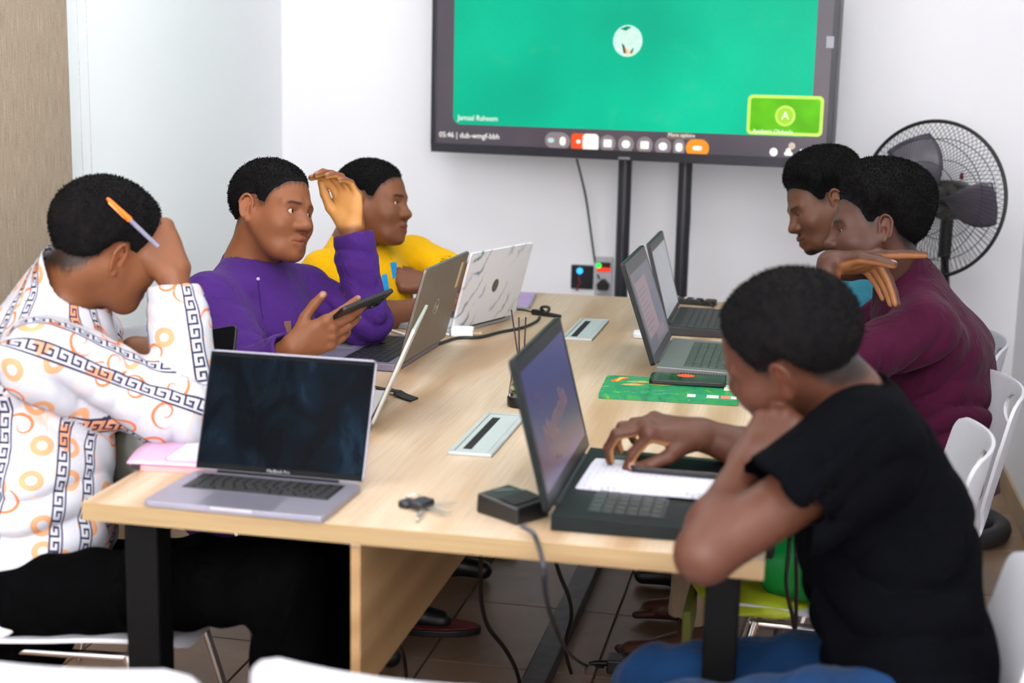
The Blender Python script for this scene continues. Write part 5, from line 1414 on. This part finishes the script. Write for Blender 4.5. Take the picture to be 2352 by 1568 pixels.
    P_.append((RC(neck-nax*.045, neck+nax*(colh+.05), .078+sh.get('colr', 0), .066+sh.get('colr', 0), [(neck+nax*colh, cn_)]), .018))
    lo = np.min([p.lo for p, _ in P_], 0)-.02; hi = np.max([p.hi for p, _ in P_], 0)+.02
    F = Field(axes(lo, hi, [], hc, hc))
    for p, k in P_: F.add(p, k)
    def folds(W):
        K = 1.7*sh.get('fold', 1.0)
        def rid(ph, p=.6): return np.abs(np.sin(ph))**p-.62
        d = wob(W, 24, .0050*K, 11)
        d = d-.0040*K*rid(W@nrm(across*.6+up*.5+fw*.3)*30+2.4*np.sin(W@nrm(up-across*.4)*14)+1.2*np.sin(W@fw*23))*sst(wob(W, 13, 1.0, 31), -.1, .5)
        for sd in 'LR':
            E_ = J['el'+sd]; S = J['sh'+sd]; Wr = J['wr'+sd]
            if sh['sleeve'] != 'short':
                w = np.exp(-(np.linalg.norm(W-E_, axis=1)/.10)**2); ax2 = nrm(Wr-S)
                d = d-w*.010*K*rid((W-E_)@ax2*62+1.3*np.sin((W-E_)@across*38))
                ax3 = nrm(Wr-E_); w = np.exp(-(np.linalg.norm(W-(Wr*.75+E_*.25), axis=1)/.06)**2)
                d = d-w*.0035*K*rid((W-E_)@ax3*95+1.6*np.sin(W@across*45))
            w = np.exp(-(np.linalg.norm(W-S+up*.08-fw*.03, axis=1)/.12)**2)
            d = d-w*.010*K*rid(((W-S)@nrm(up+.7*nrm(E_-S)))*48+1.1*np.sin(W@across*26+1))
            ax = nrm(E_-S); w = np.exp(-(np.linalg.norm(W-(S+(E_-S)*.55), axis=1)/.09)**2)
            d = d-w*.005*K*rid((W-S)@nrm(ax+.5*up)*55+1.5*np.sin(W@nrm(across+up)*33))
        hgt = (W-pel)@up
        d = d-.010*K*np.exp(-((hgt-.09)/.11)**2)*rid(hgt*42+1.6*np.sin(W@across*19+hgt*9)+.9*np.sin(W@fw*17))
        return d
    F.disp(folds)
    # openings: neck and cuffs are hollow
    F.sub(RC(neck-nax*.02, hb+nax*.03, .0655+sh.get('colr', 0), .0600+sh.get('colr', 0)), .004)
    for sd in 'LR':
        S, E_, Wr = J['sh'+sd], J['el'+sd], J['wr'+sd]; rs = sh.get('sleeve_r', (.062, .052, .036))
        if sh['sleeve'] == 'short':
            ax = nrm(E_-S); end = S+(E_-S)*sh.get('frac', .62); F.sub(RC(end-ax*.04, end+ax*.06, rs[0]-.0045, rs[0]-.0040), .002)
        else:
            ax2 = nrm(Wr-E_); end = Wr-ax2*sh.get('cuff'+sd, .05); F.sub(RC(end-ax2*.03, end+ax2*.06, rs[2]-.0075, rs[2]-.0070), .002)
    for p, k in sh.get('carve', []): F.sub(p, k)
    attr = None
    if sh.get('puv'):
        def attr(W):
            out = np.zeros((len(W), 3)); best = np.full(len(W), 9.0)
            segs = []
            for sd in 'LR':
                S, E_, Wr = J['sh'+sd], J['el'+sd], J['wr'+sd]
                segs.append((S+(E_-S)*.10, E_, .062, sh['puv'].get('up'+sd, 0.0), 'arm')); segs.append((E_, Wr, .048, sh['puv'].get('fore'+sd, 0.0), 'arm'))
            segs.append((pel, upch, .150, sh['puv'].get('torso', 0.0), 'torso')); segs.append((neck-nax*.0, neck+nax*.06, .075, .0, 'collar'))
            for a, b, rr, ph, kd in segs:
                ba = b-a; L_ = np.linalg.norm(ba); ax = ba/L_; q = W-a; t = np.clip(q@ax, 0 if kd != 'torso' else -.4, L_); v = q-t[:, None]*ax
                ref = nrm(fw-ax*np.dot(fw, ax)); sd_ = np.cross(ax, ref)
                vx = v@ref; vy = v@sd_
                if kd == 'torso': d = np.sqrt((vx/.74)**2+vy**2)-rr
                else: d = np.linalg.norm(v, axis=1)-rr
                an = np.arctan2(vy, vx); m = d < best
                best[m] = d[m]
                uu = q@ax
                if kd == 'collar':
                    out[m, 0] = (an*rr)[m]; out[m, 1] = (uu*1.0+.006)[m]; out[m, 2] = 1
                else:
                    out[m, 0] = uu[m]+ph; out[m, 1] = (an*rr+ph)[m]; out[m, 2] = 1
            return out
    shirt = sdf_obj('shirt', F, sh['mat'], root, org, 1, None, attr)
    s['_shirt'] = shirt; s['_fw'] = fw; s['_up'] = up; s['_across'] = across
    # trousers and shoes
    tr = s['trousers']; F = None; P_ = []
    P_.append((FC(pel-up*.05, pel+up*.04, across, .140, .120, .70), .03))
    for sd in 'LR':
        hp_, kn, an = J['hip'+sd], J['kn'+sd], J['an'+sd]
        P_.append((RC(hp_, kn, tr.get('thigh', .080), .066), .035)); P_.append((RC(kn, an, .066, tr.get('hem', .056), [(an, nrm(an-kn))]), .02))
    lo = np.min([p.lo for p, _ in P_], 0)-.02; hi = np.max([p.hi for p, _ in P_], 0)+.02
    F = Field(axes(lo, hi, [], .009, .009))
    for p, k in P_: F.add(p, k)
    F.disp(lambda W: wob(W, 30, .005, 21)+.004*np.sin(W@nrm(J['knL']-J['hipL'])*75+2*np.sin(W@across*25)))
    sdf_obj('trousers', F, tr['mat'], root, org, 2)
    for sd in 'LR':
        an = J['an'+sd]; fd = nrm(np.array([s['footdir'][0], s['footdir'][1], 0])); q = np.array([an[0], an[1], 0])
        bare = s.get('bare')
        A = [(RC(an+(J['kn'+sd]-an)*.25, q+np.array([0, 0, .075]), .038, .036), .02), (RC(q+np.array([0, 0, .045])-fd*.045, q+fd*.05+np.array([0, 0, .045]), .034, .032), .03), (RC(q+fd*.05+np.array([0, 0, .042]), q+fd*.15+np.array([0, 0, .030]), .033, .026), .03)]
        if bare:
            sdv = np.cross([0, 0, 1], fd)
            for k in range(5):
                o_ = (-.030+.015*k)*(1 if sd == 'L' else -1); A.append((RC(q+fd*.14+sdv*o_+np.array([0, 0, .028]), q+fd*(.185-.007*k)+sdv*o_+np.array([0, 0, .021]), .0125-.0008*k, .0105-.0008*k), .006))
        lo = np.min([p.lo for p, _ in A], 0)-.012; hi = np.max([p.hi for p, _ in A], 0)+.012
        F = Field(axes(lo, hi, [], .005, .005))
        for p, k in A: F.add(p, k)
        flr = np.broadcast_to((.006 if bare else .001)-F.ax[2][None, None, :], F.D.shape); F.D = np.maximum(F.D, flr).astype(f32)
        if bare: sdf_obj('foot', F, M_SKIN, root, org, 1, lambda W: np.repeat(base_c[None], len(W), 0))
        else: sdf_obj('shoe', F, s.get('shoe', M_BLACK_PL), root, org, 1)
    print('person', name, round(time.time()-t0, 2), 's')
    return root
# ------------------------------------------------------------------ the six people
FIST = [(80, 95, 60), (82, 98, 62), (84, 98, 62), (84, 95, 60)]
RELAX = [(18, 25, 15), (22, 30, 18), (26, 34, 20), (30, 36, 22)]
C_ = cdir
def legs(pel, across, fwdv, hip=.095, thigh=.43, knee_z=.50, spread=.10):
    """seated legs: thighs forward, shins down"""
    out = {}
    for sd, sg in (('L', -1), ('R', 1)):
        h = pel+across*sg*hip-np.array([0, 0, .02]); k = h+nrm(fwdv)*thigh+across*sg*(spread-hip); k = np.array([k[0], k[1], knee_z])
        out['hip'+sd] = h; out['kn'+sd] = k; a = k+nrm(fwdv)*.03; out['an'+sd] = np.array([a[0], a[1], .085])
    return out
XP = np.array([1.0, 0, 0]); YP = np.array([0, 1.0, 0])
from mathutils.bvhtree import BVHTree
def surf_of(o):
    off = np.array(o.parent.location); me = o.data
    V = np.empty(len(me.vertices)*3, f32); me.vertices.foreach_get('co', V); V = V.reshape(-1, 3)+off
    return BVHTree.FromPolygons([tuple(v) for v in V.astype(float)], [tuple(p.vertices) for p in me.polygons])
def hit(tree, x, y, lift=.001):
    """point on a garment's surface, lifted slightly off the cloth"""
    h = tree.ray_cast(Vector(tuple(CAM_POS)), Vector(tuple(nrm(ray(x, y)))))
    if h[0] is None: return None
    n = np.array(h[1]); n = n if n@ray(x, y) < 0 else -n
    return np.array(h[0])+n*lift

# --- patterned shirt, near left
pr = dict(head=P(244, 560, 2.66), f=C_(.70, -.20, .66), u=C_(.42, .88, -.10), hs=1.03, open=.15, hair=.009, skin=(.185, .068, .028), look=C_(.8, -.6, .3))
jr = dict(neck=P(148, 690, 2.70), shR=P(105, 830, 2.535), shL=P(190, 790, 2.90), elR=P(438, 948, 2.655), wrR=P(398, 626, 2.66), elL=P(190, 930, 3.02), wrL=P(306, 806, 2.93), chest=P(110, 900, 2.70), pelvis=P(75, 1330, 2.62))
jr.update(hipR=P(70, 1375, 2.50), hipL=P(120, 1340, 2.78), knR=P(655, 1335, 2.42), knL=P(735, 1300, 2.70), anR=np.array([-.83, 2.20, .085]), anL=np.array([-.80, 2.48, .085]))
pr['j'] = jr
pr['handR'] = dict(d=C_(-.46, .86, .06), z=C_(.36, .22, -.90), c=[(58, 80, 45), (70, 85, 50), (76, 88, 52), (80, 88, 52)], sp=(4, 0, -2, -6), th=[(.42, .90, .14), (.10, .99, .10), (-.05, .99, .02)], sc=1.14)
pr['handL'] = dict(d=C_(.93, -.05, .1), z=C_(.1, .55, -.83), c=[(60, 60, 35), (66, 70, 40), (70, 72, 40), (72, 72, 40)], th=[(.5, .8, -.5), (.2, .9, -.4), (.1, .95, -.4)])
pr['shirt'] = dict(mat=print_shirt_mat(), sleeve='long', cuffR=.026, cuffL=.02, sleeve_r=(.075, .066, .043), collar=.062, colr=.010, open=-.75, w=(.185, .176), flat=.80, tail=.10, hemtilt=.75, loose=.018, fold=1.2, res=.005, puv=dict(upR=.035, foreR=.060, torso=.04))
pr['trousers'] = dict(mat=cloth_mat('black_trousers', (.0012, .0012, .0014), linear=True, sheen=0.0, spec=.02))
pr['footdir'] = XP
person('print', 'person in a white meander-print shirt, bowed head resting on a fist with a pen', (-1.27, 2.42, 0), pr)
# pen in the fist
pa, pb = P(246, 455, 2.525), P(352, 556, 2.575)
pen = thing('ballpoint_pen', 'orange-capped ballpoint pen held in the raised fist', 'pen', tuple(pa))
v = np.array(pb)-np.array(pa); n_ = nrm(v)
MB().tube([np.zeros(3), n_*.006, n_*.03, n_*.055], .0025, 10, r2=.0058).build('cap', mat('orange_cap', (255, 110, 12), .25), pen, smooth=True, auto=.9)
MB().tube([n_*.008+C_(-.4, -.4, -.9)*.006, n_*.048+C_(-.4, -.4, -.9)*.0075], .0014, 6).build('clip', mat('orange_clip', (255, 150, 90), .25), pen, smooth=True)
MB().tube([n_*.0552, n_*.125], .0042, 10).build('barrel', mat('clear_grey_barrel', (120, 120, 140), .15), pen, smooth=True, auto=.9)
# phone in the other hand
q0, q1 = P(398, 822, 2.90), P(534, 772, 2.84)
Mph = frame((q0+q1)/2, C_(.35, .80, .45), C_(-.15, .62, -.78)); Mph = Mph
phone('black phone held up by the person in the patterned shirt', frame((q0+q1)/2, np.cross(nrm(q1-q0), C_(-.25, .55, -.80)), C_(-.25, .55, -.80)), .072, .150, .009, mat('phone_dark_glass', (9, 9, 13), .1))

# --- purple, middle left
pp = dict(head=P(624, 484, 3.42), f=C_(.86, -.10, -.50), u=C_(.10, .99, .05), hs=1.03, open=1.0, hair=.009, skin=(.225, .080, .034), look=C_(.97, -.02, -.22))
jp = dict(neck=P(575, 622, 3.47), shR=P(490, 700, 3.30), shL=P(700, 672, 3.62), elR=P(585, 862, 3.20), wrR=P(672, 800, 3.13), elL=P(838, 742, 3.57), wrL=P(808, 528, 3.55), chest=P(580, 770, 3.46), pelvis=P(520, 1085, 3.50))
jp.update(legs(jp['pelvis'], nrm(jp['shR']-jp['shL']), XP))
jp['hipR'] = P(500, 1110, 3.38); jp['hipL'] = P(540, 1090, 3.60); jp['knR'] = np.array([-.98, 3.10, .52]); jp['knL'] = np.array([-.95, 3.42, .52]); jp['anR'] = np.array([-1.08, 3.14, .085]); jp['anL'] = np.array([-1.02, 3.40, .085])
pp['j'] = jp
pp['handR'] = dict(d=C_(.90, .40, .10), z=C_(.18, -.30, -.93), c=[(14, 14, 8), (20, 18, 10), (26, 22, 12), (32, 26, 14)], sp=(4, 0, -2, -4), th=[(.62, .72, -.35), (.50, .85, -.10), (.42, .90, .05)], sc=1.03)
pp['handL'] = dict(d=C_(-.10, .98, -.10), z=C_(.42, .10, .90), c=[(34, 40, 24), (36, 42, 24), (34, 40, 24), (30, 38, 22)], sp=(14, 12, 10, 8), th=[(.48, .84, -.25), (.22, .96, -.18), (.06, .98, -.2)], sc=1.08)
pp['palm'] = (.62, .29, .085); pp['palmk'] = 1.0
pp['shirt'] = dict(mat=cloth_mat('purple_kaftan_cloth', (66, 33, 106), .8, sheen=.05), sleeve='long', cuffR=.010, cuffL=.012, sleeve_r=(.070, .060, .045), collar=.008, colr=.004, open=-.35, w=(.165, .165), flat=.76, tail=.1, fold=1.1)
pp['trousers'] = dict(mat=cloth_mat('purple_trousers', (58, 26, 100), .85))
pp['footdir'] = XP
person('purple', 'person in a purple long-sleeved top, one hand raised, holding a phone', (-1.30, 3.33, 0), pp)
ps = surf_of(pp['_shirt']); po = np.array([-1.30, 3.33, 0])
line = [hit(ps, x, y, .0008) for x, y in ((590, 634), (593, 655), (596, 680), (599, 705), (603, 730), (607, 755), (611, 785))]
line = [p-po for p in line if p is not None]
M_PSEAM = cloth_mat('purple_seam', (52, 25, 86), .8)
MB().tube(spline(line, 4), .0016, 6).build('placket_seam', M_PSEAM, pp['_shirt'], smooth=True)
h = hit(ps, 592, 641, .002)
if h is not None: MB().lathe([(0, .002), (.0035, .002), (.0045, 0), (0, 0)], 14, frame(h-po, C_(1, 0, 0), C_(.2, .1, -1))).build('button', mat('pale_button_purple', (150, 130, 180), .3), pp['_shirt'])
h = hit(ps, 660, 752, .002)
if h is not None: MB().box((-.008, -.015, -.004), (.008, .015, .0015), frame(h-po, C_(1, .05, .1), C_(.1, .1, -1))).build('leather_tag', mat('brown_leather_tag', (96, 58, 30), .6), pp['_shirt'])
phone('black phone with a camera cluster held by the person in purple', frame(P(832, 706, 3.17), np.cross(C_(.66, .30, .69), C_(-.50, .86, .10)), C_(-.50, .86, .10)), .074, .155, .009, cams=True)
# red-soled slipper by the feet
sl_ = thing('slipper', 'dark slipper with a red insole under the table', 'slipper', (-.90, 3.395, .0005), D2R(8))
def sole(w, l): return [(l*.5*math.cos(a)+.01*math.cos(2*a), w*.5*math.sin(a)*(1+.18*math.cos(a))) for a in np.linspace(0, 2*math.pi, 28, endpoint=False)]
MB().prism(sole(.095, .25), 0, .018).build('sole', M_RUBBER, sl_, bevel=.003)
MB().prism(sole(.080, .235), .0181, .021).build('insole', mat('red_insole', (112, 30, 34), .7), sl_)

# --- yellow T-shirt, far left
py_ = dict(head=P(856, 466, 4.05), f=C_(.95, -.05, -.32), u=C_(.06, .99, .0), hs=1.02, open=.8, hair=.009, skin=(.185, .068, .031), look=C_(1, 0, -.1))
jy = dict(neck=P(812, 572, 4.10), shR=P(748, 640, 3.92), shL=P(950, 600, 4.28), elR=P(842, 738, 3.86), wrR=P(985, 702, 3.98), elL=P(1075, 668, 4.20), wrL=P(985, 650, 4.06), chest=P(830, 690, 4.10), pelvis=P(800, 960, 4.12))
jy.update(legs(jy['pelvis'], nrm(jy['shR']-jy['shL']), XP)); py_['j'] = jy
for k_, v_ in dict(hipR=P(790, 985, 4.02), hipL=P(815, 970, 4.22), knR=np.array([-.86, 3.78, .52]), knL=np.array([-.84, 4.08, .52]), anR=np.array([-1.0, 3.80, .085]), anL=np.array([-.98, 4.08, .085])).items(): jy[k_] = v_
py_['handR'] = dict(d=C_(.95, .15, .2), z=C_(-.1, .9, -.3), c=RELAX)
py_['handL'] = dict(d=C_(-.95, .08, -.2), z=C_(-.1, .45, -.88), c=[(50, 60, 35), (60, 70, 40), (66, 72, 40), (70, 72, 40)], th=[(.6, .7, -.4), (.4, .85, -.3), (.3, .9, -.3)])
py_['shirt'] = dict(mat=cloth_mat('yellow_jersey', (222, 168, 4), .85), sleeve='short', frac=.78, sleeve_r=(.072, .06, .05), collar=.012, open=-.35, w=(.160, .168), flat=.76, fold=.9, res=.0065)
py_['trousers'] = dict(mat=cloth_mat('navy_trousers', (24, 26, 40), .85)); py_['footdir'] = XP
rt = person('yellow', 'person in a yellow T-shirt with blue lettering, looking at the television', (-1.28, 4.02, 0), py_)
yellow_skin = surf_of(py_['_shirt'])
for k, q in enumerate(([(896, 604), (909, 601), (914, 636), (901, 640)], [(876, 632), (888, 629), (893, 668), (881, 671)], [(866, 640), (874, 638), (880, 668), (870, 670)])):
    pts = []; N_ = 6
    for i in range(N_+1):
        for (a0, a1) in ((q[0], q[3]), (q[1], q[2])):
            x = a0[0]+(a1[0]-a0[0])*i/N_; y = a0[1]+(a1[1]-a0[1])*i/N_
            h = hit(yellow_skin, x, y, .002); pts.append(h if h is not None else P(x, y, 3.93))
    pts = [p-np.array(rt.location) for p in pts]
    o = MB().add(pts, [(2*i, 2*i+1, 2*i+3, 2*i+2) for i in range(N_)]).build('blue_lettering', mat('blue_print', (0, 140, 200), .7), py_['_shirt'])
    md = o.modifiers.new('s', 'SOLIDIFY'); md.thickness = .001

# --- maroon, middle right
pm = dict(head=P(2010, 528, 3.40), f=C_(-.99, -.03, .06), u=C_(-.02, .99, .05), hs=1.03, open=.35, hair=.022, hairtop=.036, hairfront=0, frontcut=.62, skin=(.075, .029, .018), look=C_(-.97, -.15, 0))
jm = dict(neck=P(2082, 648, 3.44), shL=P(2125, 760, 3.27), shR=P(2075, 720, 3.62), elL=P(1862, 868, 3.19), wrL=P(1906, 604, 3.22), elR=P(1880, 850, 3.75), wrR=P(1760, 800, 3.70), chest=P(2140, 830, 3.44), pelvis=P(2150, 1085, 3.40))
for k_, v_ in dict(hipL=P(2150, 1110, 3.30), hipR=P(2140, 1090, 3.50), knL=np.array([-.18, 3.26, .52]), knR=np.array([-.18, 3.58, .52]), anL=np.array([-.215, 3.325, .14]), anR=np.array([-.20, 3.62, .11])).items(): jm[k_] = v_
pm['j'] = jm
pm['handL'] = dict(d=C_(.985, .05, .12), z=C_(-.04, .93, .36), c=[(2, 4, 2), (72, 10, 6), (68, 10, 6), (60, 12, 6)], sp=(5, 1, 0, 0), th=[(.82, .52, -.22), (.50, .74, -.45), (.36, .80, -.48)], sc=1.16)
pm['handR'] = dict(d=C_(-.9, 0, .2), z=C_(0, .9, -.3), c=RELAX)
pm['palm'] = (.38, .155, .055)
pm['shirt'] = dict(mat=cloth_mat('maroon_cotton', (60, 10, 38), .85, sheen=.05, var=.15), sleeve='short', frac=.72, sleeve_r=(.068, .066, .05), collar=.055, colr=.004, open=-.45, w=(.165, .170), flat=.80, fold=1.2, tail=.06)
pm['trousers'] = dict(mat=cloth_mat('beige_trousers', (150, 132, 108), .85), hem=.062); pm['footdir'] = -XP; pm['bare'] = True
person('maroon', 'person in a maroon shirt resting the chin on a bent hand', (.25, 3.35, 0), pm)

# --- teal, far right
pt = dict(head=P(1893, 470, 3.98), f=C_(-.90, -.36, -.10), u=C_(-.36, .92, .05), hs=1.04, open=.1, hair=.022, hairtop=.026, hairfront=0, frontcut=.55, skin=(.105, .041, .020), look=C_(-.8, -.6, 0), beard=True)
jt = dict(neck=P(1968, 612, 4.02), shL=P(1985, 708, 3.86), shR=P(1950, 690, 4.20), elL=P(1900, 830, 3.80), wrL=P(1770, 800, 3.86), elR=P(1860, 800, 4.28), wrR=P(1740, 770, 4.20), chest=P(2010, 760, 4.04), pelvis=P(2030, 960, 4.05))
for k_, v_ in dict(hipL=P(2030, 985, 3.95), hipR=P(2025, 970, 4.15), knL=np.array([-.22, 3.86, .52]), knR=np.array([-.22, 4.14, .52]), anL=np.array([-.25, 3.88, .085]), anR=np.array([-.25, 4.14, .085])).items(): jt[k_] = v_
pt['j'] = jt
pt['handL'] = dict(d=C_(-.95, .0, .1), z=C_(0, .95, -.2), c=RELAX); pt['handR'] = dict(d=C_(-.95, 0, .1), z=C_(0, .95, -.2), c=RELAX)
pt['shirt'] = dict(mat=cloth_mat('teal_cotton', (44, 106, 124), .85, sheen=.05), sleeve='short', frac=.62, sleeve_r=(.072, .066, .05), collar=.03, open=-.4, w=(.160, .165), flat=.76, res=.0065)
pt['trousers'] = dict(mat=cloth_mat('grey_trousers', (44, 44, 50), .85)); pt['footdir'] = -XP
person('teal', 'person in a teal shirt with a goatee, looking down at the black laptop', (.22, 4.0, 0), pt)

# --- black T-shirt, near right
pbk = dict(head=P(1818, 806, 2.13), f=C_(-.78, -.26, .56), u=C_(-.46, .82, -.30), hs=1.03, open=.2, hair=.011, skin=(.085, .031, .017), look=C_(-.7, -.7, .3))
jb = dict(neck=P(1952, 945, 2.16), shL=P(1985, 1035, 1.985), shR=P(1905, 1010, 2.34), elL=P(1618, 1272, 1.925), wrL=P(1716, 1070, 2.06), elR=P(1790, 1060, 2.42), wrR=P(1612, 998, 2.42), chest=P(2020, 1180, 2.14), pelvis=P(2075, 1530, 2.06))
for k_, v_ in dict(hipL=P(2050, 1655, 1.96), hipR=P(2010, 1550, 2.20), knL=P(1560, 1678, 1.99), knR=P(1505, 1585, 2.28), anL=np.array([-.28, 1.96, .085]), anR=np.array([-.26, 2.30, .085])).items(): jb[k_] = v_
pbk['j'] = jb
pbk['handL'] = dict(d=C_(.58, .74, .28), z=C_(-.58, .34, -.74), c=[(70, 75, 45), (75, 80, 48), (78, 82, 48), (78, 80, 46)], th=[(.6, .7, -.4), (.3, .9, -.3), (.1, .9, -.4)], sc=1.03)
pbk['handR'] = dict(d=C_(-.97, .16, -.05), z=C_(.14, .88, -.42), c=[(62, 22, 8), (22, 52, 34), (20, 60, 38), (24, 62, 38)], sp=(6, 2, -2, -6), th=[(.55, .72, -.42), (.15, .82, -.55), (-.15, .85, -.5)], sc=1.05)
pbk['shirt'] = dict(mat=cloth_mat('black_jersey', (.0016, .0018, .0028), .95, linear=True, sheen=0.0, spec=.03), sleeve='short', frac=.55, sleeve_r=(.078, .070, .05), collar=.010, colr=.004, open=-.2, w=(.168, .170), flat=.72, fold=1.0, tail=.10, res=.005)
pbk['trousers'] = dict(mat=cloth_mat('blue_denim', (13, 44, 80), .8, var=.25)); pbk['footdir'] = -XP
person('black', 'person in a black T-shirt and blue jeans, bent over tapping a phone', (.2, 2.05, 0), pbk)
